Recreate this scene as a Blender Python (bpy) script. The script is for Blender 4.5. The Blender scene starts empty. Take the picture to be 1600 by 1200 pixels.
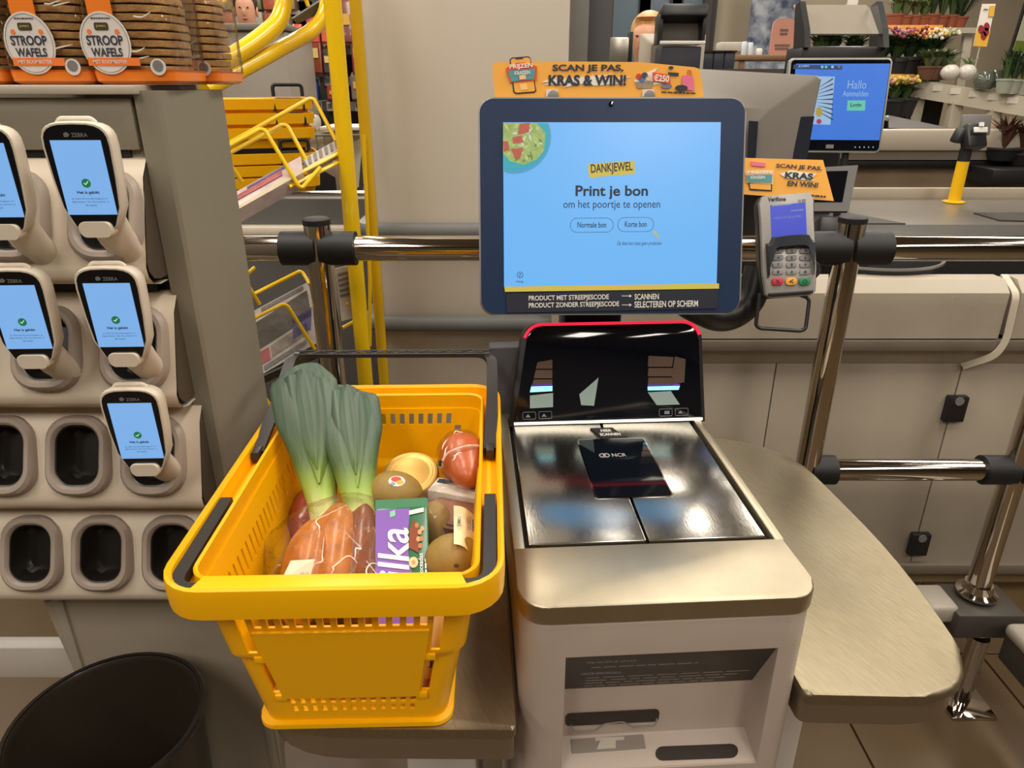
import bpy, bmesh, math, random
from mathutils import Vector, Matrix, Euler
sc = bpy.context.scene
C = sc.collection
R = math.radians
V = Vector
random.seed(7)

# ------------------------------------------------------------------ camera
F, TH, CAM = 1110.0, R(22.95), V((0, 0, 1.42))          # focal length in pixels of a 1600x1200 frame
cd = bpy.data.cameras.new('camera')
cd.sensor_width = 36; cd.lens = F / 1600 * 36; cd.clip_start = .01
cam = bpy.data.objects.new('camera', cd); C.objects.link(cam)
cam.location = CAM; cam.rotation_euler = (R(90) - TH, 0, 0)
sc.camera = cam
# ------------------------------------------------------------------ world, lights, exposure
w = bpy.data.worlds.new('world'); sc.world = w; w.use_nodes = True
w.node_tree.nodes['Background'].inputs[0].default_value = (1, .86, .68, 1)
w.node_tree.nodes['Background'].inputs[1].default_value = .12
sc.view_settings.view_transform = 'Standard'
sc.view_settings.look = 'None'
sc.view_settings.gamma = 1
sc.view_settings.use_curve_mapping = False
sc.view_settings.exposure = 0.0
def area(x, y, z, sx, sy, watt, col=(1, .92, .81)):
    l = bpy.data.lights.new('ceiling_strip', 'AREA'); l.shape = 'RECTANGLE'
    l.size, l.size_y, l.energy, l.color = sx, sy, watt, col
    o = bpy.data.objects.new('ceiling_strip', l); C.objects.link(o); o.location = (x, y, z)
    return o
for lx in (-2.7, -.9, .9, 2.7):
    for ly in (-1.4, .9, 3.2, 5.4, 7.8):
        area(lx, ly, 3.15, .45, 1.5, 35)

# ------------------------------------------------------------------ helpers
def ray(px, py):
    x, y = (px - 800) / F, (py - 600) / F
    return V((x, math.cos(TH) - y * math.sin(TH), -(math.sin(TH) + y * math.cos(TH))))
def at(px, py, X=None, Y=None, Z=None):
    """world point seen at a photo pixel, at a chosen X, Y or height"""
    d = ray(px, py)
    t = X / d.x if X is not None else (Y / d.y if Y is not None else (Z - CAM.z) / d.z)
    return CAM + d * t
def loc(M, px, py, x=None, y=None, z=None):
    """the same in the local frame M of a thing, on one of its own planes"""
    I = M.inverted(); o = I @ CAM; d = I.to_3x3() @ ray(px, py)
    t = (x - o.x) / d.x if x is not None else ((y - o.y) / d.y if y is not None else (z - o.z) / d.z)
    return o + d * t
def lin(c):
    f = lambda v: v / 12.92 if v <= .04045 else ((v + .055) / 1.055) ** 2.4
    return tuple(f(v / 255) for v in c[:3]) + (1,)
MATS = {}
def M(name, rgb, rough=.5, metal=0, var=.05, scale=18, bump=0, bscale=120, emit=0, alpha=1, coat=0, stretch=(1, 1, 1), spec=.5, sss=0, rvar=0, rotz=0):
    if name in MATS: return MATS[name]
    m = bpy.data.materials.new(name); m.use_nodes = True; MATS[name] = m
    nt = m.node_tree; b = nt.nodes['Principled BSDF']; L = nt.links
    c = lin(rgb)
    tc = nt.nodes.new('ShaderNodeTexCoord'); mp = nt.nodes.new('ShaderNodeMapping')
    mp.inputs['Scale'].default_value = stretch; mp.vector_type = 'TEXTURE' if rotz else 'POINT'; mp.inputs['Rotation'].default_value = (0, 0, rotz); L.new(tc.outputs['Object'], mp.inputs[0])
    n = nt.nodes.new('ShaderNodeTexNoise'); n.inputs['Scale'].default_value = scale; n.inputs['Detail'].default_value = 4
    L.new(mp.outputs[0], n.inputs[0])
    mix = nt.nodes.new('ShaderNodeMix'); mix.data_type = 'RGBA'
    mix.inputs[6].default_value = tuple(max(0, v * (1 - var)) for v in c[:3]) + (1,)
    mix.inputs[7].default_value = tuple(min(1, v * (1 + var)) for v in c[:3]) + (1,)
    L.new(n.outputs[0], mix.inputs[0]); L.new(mix.outputs[2], b.inputs['Base Color'])
    b.inputs['Roughness'].default_value = rough; b.inputs['Metallic'].default_value = metal
    b.inputs['Alpha'].default_value = alpha; b.inputs['Coat Weight'].default_value = coat
    b.inputs['Coat Roughness'].default_value = .08; b.inputs['Specular IOR Level'].default_value = spec
    if sss: b.inputs['Subsurface Weight'].default_value = sss; b.inputs['Subsurface Radius'].default_value = (.01, .005, .003)
    if emit:
        L.new(mix.outputs[2], b.inputs['Emission Color']); b.inputs['Emission Strength'].default_value = emit
        L.remove(b.inputs['Base Color'].links[0]); b.inputs['Base Color'].default_value = (.01, .01, .012, 1)
    if bump or rvar:
        n2 = nt.nodes.new('ShaderNodeTexNoise'); n2.inputs['Scale'].default_value = bscale; n2.inputs['Detail'].default_value = 5
        L.new(mp.outputs[0], n2.inputs[0])
        if bump:
            bp = nt.nodes.new('ShaderNodeBump'); bp.inputs['Strength'].default_value = bump; bp.inputs['Distance'].default_value = .002
            L.new(n2.outputs[0], bp.inputs['Height']); L.new(bp.outputs[0], b.inputs['Normal'])
        if rvar:
            mr = nt.nodes.new('ShaderNodeMapRange'); mr.inputs[3].default_value = max(.02, rough - rvar); mr.inputs[4].default_value = rough + rvar
            L.new(n2.outputs[0], mr.inputs[0]); L.new(mr.outputs[0], b.inputs['Roughness'])
    return m
def ramp_mat(name, axis, stops, rough=.5, streak=None, bump=.2, coat=0, wob=.0):
    """colour running along one axis of the object (leek, roll ...), broken by streaks"""
    m = bpy.data.materials.new(name); m.use_nodes = True; nt = m.node_tree; L = nt.links
    b = nt.nodes['Principled BSDF']; b.inputs['Roughness'].default_value = rough; b.inputs['Coat Weight'].default_value = coat
    tc = nt.nodes.new('ShaderNodeTexCoord'); sp = nt.nodes.new('ShaderNodeSeparateXYZ'); L.new(tc.outputs['Object'], sp.inputs[0])
    mp = nt.nodes.new('ShaderNodeMapping'); mp.inputs['Scale'].default_value = streak or (40, 40, 40); L.new(tc.outputs['Object'], mp.inputs[0])
    n = nt.nodes.new('ShaderNodeTexNoise'); n.inputs['Scale'].default_value = 1; n.inputs['Detail'].default_value = 5; L.new(mp.outputs[0], n.inputs[0])
    ad = nt.nodes.new('ShaderNodeMath'); ad.operation = 'MULTIPLY_ADD'; ad.inputs[1].default_value = wob
    L.new(n.outputs[0], ad.inputs[0]); L.new(sp.outputs[axis], ad.inputs[2])
    lo, hi = stops[0][0], stops[-1][0]
    mr = nt.nodes.new('ShaderNodeMapRange'); mr.inputs[1].default_value = lo; mr.inputs[2].default_value = hi; L.new(ad.outputs[0], mr.inputs[0])
    cr = nt.nodes.new('ShaderNodeValToRGB'); el = cr.color_ramp.elements
    while len(el) < len(stops): el.new(.5)
    for e, (p, c) in zip(el, stops): e.position = (p - lo) / (hi - lo); e.color = lin(c)
    L.new(mr.outputs[0], cr.inputs[0])
    mx = nt.nodes.new('ShaderNodeMix'); mx.data_type = 'RGBA'; mx.blend_type = 'MULTIPLY'; mx.inputs[0].default_value = .55
    c2 = nt.nodes.new('ShaderNodeValToRGB'); c2.color_ramp.elements[0].color = (.35, .35, .35, 1); c2.color_ramp.elements[1].color = (1.3, 1.3, 1.3, 1)
    c2.color_ramp.elements[0].position = .3; c2.color_ramp.elements[1].position = .7
    L.new(n.outputs[0], c2.inputs[0]); L.new(cr.outputs[0], mx.inputs[6]); L.new(c2.outputs[0], mx.inputs[7]); L.new(mx.outputs[2], b.inputs['Base Color'])
    bp = nt.nodes.new('ShaderNodeBump'); bp.inputs['Strength'].default_value = bump; bp.inputs['Distance'].default_value = .002
    L.new(n.outputs[0], bp.inputs['Height']); L.new(bp.outputs[0], b.inputs['Normal'])
    return m

def BM(): return bmesh.new()
def mtx(c=(0, 0, 0), rot=(0, 0, 0)): return Matrix.Translation(c) @ Euler(rot).to_matrix().to_4x4()
def box(bm, c, s, rot=(0, 0, 0), bev=0, seg=2):
    r = bmesh.ops.create_cube(bm, size=1, matrix=mtx(c, rot) @ Matrix.Diagonal((s[0], s[1], s[2], 1)))
    if bev:
        es = list({e for v in r['verts'] for e in v.link_edges})
        bmesh.ops.bevel(bm, geom=es, offset=bev, segments=seg, profile=.5, affect='EDGES', clamp_overlap=True)
    return bm
def fillet(pts, rad, seg=6):
    pts = [V(p) for p in pts]; out = [pts[0]]
    for a, b, c in zip(pts, pts[1:], pts[2:]):
        d1, d2 = (a - b), (c - b); r = min(rad, d1.length * .49, d2.length * .49)
        p, q = b + d1.normalized() * r, b + d2.normalized() * r
        for i in range(seg + 1):
            t = i / seg; out.append(p * (1 - t) ** 2 + b * 2 * t * (1 - t) + q * t * t)
    return out + [pts[-1]]
def loft(bm, rings, cap=True, close=True):
    vs = [[bm.verts.new(p) for p in r] for r in rings]
    n = len(vs[0])
    for a, b in zip(vs, vs[1:]):
        for i in range(n if close else n - 1):
            j = (i + 1) % n
            try: bm.faces.new((a[i], a[j], b[j], b[i]))
            except ValueError: pass
    if cap and close:
        bm.faces.new(list(reversed(vs[0]))); bm.faces.new(vs[-1])
    return vs
def tube(bm, pts, r, n=10, closed=False, sect=None, up=None):
    """sweep a round (or given) section along points"""
    pts = [V(p) for p in pts]; N = len(pts); rings = []
    u = None
    for i, p in enumerate(pts):
        a = pts[(i - 1) % N] if (closed or i > 0) else p
        b = pts[(i + 1) % N] if (closed or i < N - 1) else p
        t = (b - a).normalized()
        if up is not None: u = V(up)
        if u is None: u = V((0, 0, 1)) if abs(t.z) < .9 else V((1, 0, 0))
        u = (u - t * u.dot(t)).normalized(); s = t.cross(u)
        rr = r[i] if isinstance(r, (list, tuple)) else r
        if sect: rings.append([p + s * x + u * y for x, y in sect])
        else: rings.append([p + (s * math.cos(k * 2 * math.pi / n) + u * math.sin(k * 2 * math.pi / n)) * rr for k in range(n)])
    if closed: rings.append(rings[0]); 
    if closed:
        vs = [[bm.verts.new(q) for q in rg] for rg in rings[:-1]]; m = len(vs[0])
        for a, b in zip(vs, vs[1:] + vs[:1]):
            for i in range(m): bm.faces.new((a[i], a[(i + 1) % m], b[(i + 1) % m], b[i]))
    else: loft(bm, rings)
    return bm
def rect(w, h): return [(-w / 2, -h / 2), (w / 2, -h / 2), (w / 2, h / 2), (-w / 2, h / 2)]
def rrect(w, h, r, seg=5, c=(0, 0)):
    o = []
    for sx, sy, a0 in ((1, 1, 0), (-1, 1, 90), (-1, -1, 180), (1, -1, 270)):
        for i in range(seg + 1):
            a = R(a0 + 90 * i / seg); o.append((c[0] + sx * (w / 2 - r) + r * math.cos(a), c[1] + sy * (h / 2 - r) + r * math.sin(a)))
    return o
def prism(bm, outline, z0, z1, T=Matrix(), bev=0, seg=2, both=False):
    lo = [bm.verts.new(T @ V((x, y, z0))) for x, y in outline]; hi = [bm.verts.new(T @ V((x, y, z1))) for x, y in outline]
    n = len(lo); f0 = bm.faces.new(list(reversed(lo))); f1 = bm.faces.new(hi)
    for i in range(n): bm.faces.new((lo[i], lo[(i + 1) % n], hi[(i + 1) % n], hi[i]))
    if bev:
        es = list(f1.edges) + (list(f0.edges) if both else [])
        bmesh.ops.bevel(bm, geom=es, offset=bev, segments=seg, profile=.5, affect='EDGES', clamp_overlap=True)
    return bm
XZ = Matrix(((1, 0, 0, 0), (0, 0, -1, 0), (0, 1, 0, 0), (0, 0, 0, 1)))   # outline (x, z), extruded towards -y
def lathe(bm, prof, n=24, T=Matrix(), cap=True):
    rings = [[T @ V((r * math.cos(k * 2 * math.pi / n), r * math.sin(k * 2 * math.pi / n), z)) for k in range(n)] for r, z in prof]
    loft(bm, rings, cap); return bm
def ball(bm, c, s, n=16, m=10, rot=(0, 0, 0)):
    bmesh.ops.create_uvsphere(bm, u_segments=n, v_segments=m, radius=1, matrix=mtx(c, rot) @ Matrix.Diagonal((s[0], s[1], s[2], 1)))
    return bm
def quad(bm, pts, th, n=None):
    """a thin slab on four corner points"""
    p = [V(q) for q in pts]; nn = n or (p[1] - p[0]).cross(p[3] - p[0]).normalized()
    a = [bm.verts.new(q) for q in p]; b = [bm.verts.new(q - nn * th) for q in p]
    bm.faces.new(a); bm.faces.new(list(reversed(b)))
    for i in range(4): bm.faces.new((a[i], b[i], b[(i + 1) % 4], a[(i + 1) % 4]))
    return bm
def part(name, bm, mat, parent=None, loc=None, rot=None, smooth=38, label=None):
    me = bpy.data.meshes.new(name)
    bmesh.ops.remove_doubles(bm, verts=bm.verts, dist=1e-6)
    bmesh.ops.recalc_face_normals(bm, faces=bm.faces)
    bm.to_mesh(me); bm.free()
    if smooth:
        me.polygons.foreach_set('use_smooth', [True] * len(me.polygons)); me.set_sharp_from_angle(angle=R(smooth))
    me.materials.append(mat)
    o = bpy.data.objects.new(name, me); C.objects.link(o)
    if parent: o.parent = parent
    if loc is not None: o.location = loc
    if rot is not None: o.rotation_euler = rot
    if label: o['label'] = label
    return o
def tag(o, label, cat, group=None, kind=None):
    o['label'] = label; o['category'] = cat
    if group: o['group'] = group
    if kind: o['kind'] = kind
    return o
def struct(name, bm, mat, label=None, **k):
    o = part(name, bm, mat, **k); o['kind'] = 'structure'
    if label: o['label'] = label
    return o
def thing(name, label, cat, at_=(0, 0, 0), rot=(0, 0, 0), group=None):
    o = bpy.data.objects.new(name, None); C.objects.link(o); o.location = at_; o.rotation_euler = rot
    o.empty_display_size = .05
    return tag(o, label, cat, group)
def mw(o):
    m = Matrix.LocRotScale(o.location, o.rotation_euler, o.scale)
    return (mw(o.parent) @ m) if o.parent else m
def dup(root, at_, rot=None, label=None, group=None, parent=None):
    r = root.copy(); C.objects.link(r)
    if parent is None: r.location = at_
    if rot is not None: r.rotation_euler = rot
    if label: r['label'] = label
    if group: r['group'] = group
    if parent is not None: r.parent = parent
    for ch in list(root.children): dup(ch, None, parent=r)
    return r
_fc = bpy.data.curves.new('type', 'FONT'); _fo = bpy.data.objects.new('type', _fc)
FACE = (R(90), 0, 0)                       # lettering standing upright, read from -y
def text(s, parent, c, w=None, h=None, mat=None, rot=FACE, roll=0, bold=0, skew=0, name='lettering', th=.0003, align='CENTER', space=1, bend=0):
    if s[0] == '~':                        # print too fine to read in the photo: word-like marks only
        rw = random.Random(len(s) + int(1e5 * w)); x = -w / 2; vs, fs = [], []
        while x < w / 2 - .01 * w:
            l = min(rw.uniform(.06, .16) * w, w / 2 - x); b = len(vs)
            vs += [(x, -h * .28, th), (x + l, -h * .28, th), (x + l, h * .28, th), (x, h * .28, th)]; fs.append((b, b + 1, b + 2, b + 3)); x += l + .025 * w
        me = bpy.data.meshes.new('fine_print'); me.from_pydata(vs, [], fs); me.materials.append(mat)
        o = bpy.data.objects.new('fine_print', me); C.objects.link(o); o.parent = parent; o.location = c; o['kind'] = 'stuff'
        o.rotation_euler = (Euler(rot).to_matrix() @ Matrix.Rotation(roll, 3, 'Z')).to_euler()
        return o
    _fc.body = s; _fc.size = 1; _fc.offset = bold; _fc.shear = skew; _fc.align_x = align; _fc.resolution_u = 3; _fc.space_character = space; _fc.space_line = .85
    me = bpy.data.meshes.new_from_object(_fo); me.name = name
    if not me.vertices: return None
    xs = [v.co.x for v in me.vertices]; ys = [v.co.y for v in me.vertices]
    x0, x1, y0, y1 = min(xs), max(xs), min(ys), max(ys)
    kx = w / (x1 - x0) if w else None; ky = h / (y1 - y0) if h else None
    kx = kx or ky; ky = ky or kx
    for v in me.vertices: v.co = ((v.co.x - (x0 + x1) / 2) * kx, (v.co.y - (y0 + y1) / 2) * ky, th)
    me.materials.append(mat)
    o = bpy.data.objects.new(name, me); C.objects.link(o); o.parent = parent; o.location = c
    o.rotation_euler = (Euler(rot).to_matrix() @ Matrix.Rotation(roll, 3, 'Z')).to_euler()
    return o
def rectL(Mx, x0, y0, x1, y1, y=0):
    """photo rectangle on the local plane y: centre and size"""
    a, b = loc(Mx, x0, (y0 + y1) / 2, y=y), loc(Mx, x1, (y0 + y1) / 2, y=y); t, u = loc(Mx, (x0 + x1) / 2, y0, y=y), loc(Mx, (x0 + x1) / 2, y1, y=y)
    return (a + b + t + u) / 4, b.x - a.x, t.z - u.z
def ptext(Mx, s, parent, r, mat, y=0, off=.0006, **k):
    c, w_, h_ = rectL(Mx, *r, y=y); c = c - V((0, off, 0)); c.y = y - off
    return text(s, parent, c, w_, h_, mat, **k)
def flat(name, Mx, parent, outline_px, mat, y=0, off=.0004, th=.0004, base=None):
    """a print shape traced on a flat sign: photo outline laid on the sign's own plane"""
    bm = BM(); pts = [loc(Mx, px, py, y=y) for px, py in outline_px]
    lo = [bm.verts.new((p.x, y - off + 0, p.z)) for p in pts]; hi = [bm.verts.new((p.x, y - off - th, p.z)) for p in pts]
    n = len(lo); bm.faces.new(lo); bm.faces.new(list(reversed(hi)))
    for i in range(n): bm.faces.new((lo[i], hi[i], hi[(i + 1) % n], lo[(i + 1) % n]))
    return part(name, bm, mat, parent, smooth=0)
def disc_px(cx, cy, rx, ry=None, n=20): return [(cx + rx * math.cos(i * 2 * math.pi / n), cy + (ry or rx) * math.sin(i * 2 * math.pi / n)) for i in range(n)]
def frame(z, face):
    """rotation with local z along z and local -y turned to face"""
    z = V(z).normalized(); y = -(V(face) - z * V(face).dot(z)).normalized(); x = y.cross(z)
    return Matrix((x, y, z)).transposed().to_euler()

# ------------------------------------------------------------------ materials
white = M('white_plastic', (205, 197, 188), .42)
cream = M('cream_plastic', (216, 202, 182), .42)
bezelm = M('taupe_plastic', (158, 144, 132), .45)
greyp = M('grey_plastic', (120, 118, 116), .45)
cabm = M('cabinet_grey', (130, 124, 108), .5)
dark = M('dark_plastic', (28, 28, 30), .4)
black = M('black_rubber', (20, 20, 22), .55)
socketm = M('socket_dark', (30, 27, 24), .3)
glassk = M('black_glass', (9, 12, 20), .06, coat=.6)
navy = M('navy_bezel', (26, 44, 74), .4, spec=.25)
chrome = M('chrome', (205, 198, 188), .07, 1, var=.02)
steel = M('brushed_steel', (184, 173, 150), .42, 1, var=.12, scale=28, bump=.05, bscale=420, stretch=(1, 1, 1), rvar=.10)
steel2 = M('worn_steel', (156, 145, 121), .45, 1, var=.20, scale=160, bump=.16, bscale=230, stretch=(.45, 4.5, 1), rvar=.12, rotz=R(28))
yel = M('yellow_plastic', (255, 186, 0), .36, var=.02, spec=.4)
def translucent(m, k):
    nt = m.node_tree; b = nt.nodes['Principled BSDF']; out = nt.nodes['Material Output']; t = nt.nodes.new('ShaderNodeBsdfTranslucent'); mx = nt.nodes.new('ShaderNodeMixShader')
    nt.links.new(b.inputs['Base Color'].links[0].from_socket, t.inputs[0]); mx.inputs[0].default_value = k
    nt.links.new(b.outputs[0], mx.inputs[1]); nt.links.new(t.outputs[0], mx.inputs[2]); nt.links.new(mx.outputs[0], out.inputs[0])
translucent(yel, .10)
yelm = M('yellow_enamel', (232, 190, 14), .25, var=.04, coat=.3)
orange = M('orange_print', (240, 172, 70), .5, var=.03)
ink = M('dark_ink', (44, 48, 62), .6)
paper = M('white_print', (232, 226, 214), .6)
def film_mat(name, rough=.10, lo=.03, hi=.5, bump=.7, bscale=55):
    m = bpy.data.materials.new(name); m.use_nodes = True; nt = m.node_tree; nt.nodes.clear(); L = nt.links
    out = nt.nodes.new('ShaderNodeOutputMaterial'); mx = nt.nodes.new('ShaderNodeMixShader'); tr = nt.nodes.new('ShaderNodeBsdfTransparent'); gl = nt.nodes.new('ShaderNodeBsdfGlossy')
    gl.inputs['Roughness'].default_value = rough; tr.inputs[0].default_value = (.97, .96, .94, 1)
    tc = nt.nodes.new('ShaderNodeTexCoord'); n = nt.nodes.new('ShaderNodeTexNoise'); n.inputs['Scale'].default_value = bscale; n.inputs['Detail'].default_value = 3; L.new(tc.outputs['Object'], n.inputs[0])
    bp = nt.nodes.new('ShaderNodeBump'); bp.inputs['Strength'].default_value = bump; bp.inputs['Distance'].default_value = .004; L.new(n.outputs[0], bp.inputs['Height']); L.new(bp.outputs[0], gl.inputs['Normal'])
    fr = nt.nodes.new('ShaderNodeFresnel'); fr.inputs[0].default_value = 1.35; L.new(bp.outputs[0], fr.inputs['Normal'])
    mr = nt.nodes.new('ShaderNodeMapRange'); mr.inputs[3].default_value = lo; mr.inputs[4].default_value = hi; L.new(fr.outputs[0], mr.inputs[0])
    L.new(mr.outputs[0], mx.inputs[0]); L.new(tr.outputs[0], mx.inputs[1]); L.new(gl.outputs[0], mx.inputs[2]); L.new(mx.outputs[0], out.inputs[0])
    MATS[name] = m; return m
film = film_mat('clear_film', .06, .012, .45, 1.6, 75)
redm = M('red_print', (222, 80, 50), .5)
# ------------------------------------------------------------------ the room
def room():
    bm = BM()
    # tiled floor: near tiles are separate pieces, the rest a tiled material
    fm = bpy.data.materials.new('floor_tile_field'); fm.use_nodes = True; nt = fm.node_tree; b = nt.nodes['Principled BSDF']
    tc = nt.nodes.new('ShaderNodeTexCoord'); br = nt.nodes.new('ShaderNodeTexBrick'); br.offset = 0
    br.inputs['Color1'].default_value = lin((90, 72, 50)); br.inputs['Color2'].default_value = lin((84, 67, 46)); br.inputs['Mortar'].default_value = lin((70, 56, 42))
    br.inputs['Scale'].default_value = 1; br.inputs['Brick Width'].default_value = .45; br.inputs['Row Height'].default_value = .45; br.inputs['Mortar Size'].default_value = .004
    nt.links.new(tc.outputs['Object'], br.inputs[0]); nt.links.new(br.outputs[0], b.inputs['Base Color']); b.inputs['Roughness'].default_value = .35
    box(bm, (0, 3.2, -.058), (12, 15.6, .1)); fl = struct('floor', bm, fm, 'brown square floor tiles with thin dark joints', smooth=0)
    tm = M('floor_tile', (88, 70, 47), .4, var=.12, scale=9, bump=.1, bscale=90)
    bm = BM(); box(bm, (0, 0, -.004), (.445, .445, .008), bev=.0015, seg=1)
    t0 = None
    for i in range(-3, 5):
        for j in range(0, 4):
            p = (i * .45 + .14, j * .45 + .36, 0)
            if t0 is None: t0 = part('tile', bm, tm, fl, p)
            else:
                o = t0.copy(); C.objects.link(o); o.location = p
    wl = M('wall_paint', (176, 164, 142), .8)
    cl = M('ceiling_paint', (150, 138, 118), .8)
    bm = BM(); box(bm, (0, 3.2, 3.3), (12, 15.6, .1)); struct('ceiling', bm, cl, smooth=0)
    bm = BM(); box(bm, (3.1, 7.6, 1.6), (5.8, .1, 3.4)); struct('wall_back', bm, wl, smooth=0)
    bm = BM(); box(bm, (-2.9, 10.8, 1.6), (6.2, .1, 3.4)); struct('wall_rear', bm, wl, smooth=0)
    bm = BM(); box(bm, (.2, 9.2, 1.6), (.1, 3.2, 3.4)); struct('wall_return', bm, wl, smooth=0)
    bm = BM(); box(bm, (0, -4.5, 1.6), (12, .1, 3.4)); struct('wall_front', bm, M('wall_dim', (96, 86, 74), .8), smooth=0)
    bm = BM(); box(bm, (-6, 3.2, 1.6), (.1, 15.6, 3.4)); struct('wall_left', bm, wl, smooth=0)
    bm = BM(); box(bm, (6, 2, 1.6), (.1, 13, 3.4)); struct('wall_right', bm, wl, smooth=0)
room()

def pillar():
    # clad column behind the kiosk, with two grey bumper rails
    x0, x1, Y = -.332, .128, 1.76
    pm = M('pillar_cladding', (188, 178, 163), .55, var=.03, scale=3)
    bm = BM(); box(bm, ((x0 + x1) / 2, Y + .15, 1.35), (x1 - x0, .3, 2.7), bev=.006)
    p = struct('wall_pillar', bm, pm, 'beige clad column behind the touchscreen', )
    gm = M('bumper_grey', (108, 110, 108), .5)
    for px, h in ((360, .034), (505, .034)):
        z = at(650, px, Y=Y - .02).z
        bm = BM(); pts = fillet([(x0 - .035, Y + .25, z), (x0 - .035, Y - .025, z), (x1 + .03, Y - .025, z), (x1 + .03, Y + .25, z)], .05)
        tube(bm, pts, 0, sect=[(-.014, -h / 2), (.012, -h / 2), (.018, -h / 4), (.018, h / 4), (.012, h / 2), (-.014, h / 2)], up=(0, 0, 1))
        part('bumper', bm, gm, p)
    bm = BM(); box(bm, (x0 - .006, Y + .006, 1.35), (.012, .014, 2.7)); part('edge_trim', bm, M('pale_trim', (196, 186, 168), .5), p, smooth=0)
    # steel profile and dark post to the right of it
    tm = M('dark_post', (78, 76, 76), .45); tm2 = M('steel_profile', (126, 122, 118), .4, .4)
    bm = BM(); box(bm, (.158, 1.95, 1.35), (.055, .06, 2.7), bev=.004); struct('trim_1', bm, tm2, 'grey metal profile beside the beige column')
    bm = BM(); box(bm, (.215, 2.1, 1.35), (.075, .16, 2.7), bev=.004); struct('trim_2', bm, tm, 'dark grey post beside the beige column')
pillar()

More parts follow.
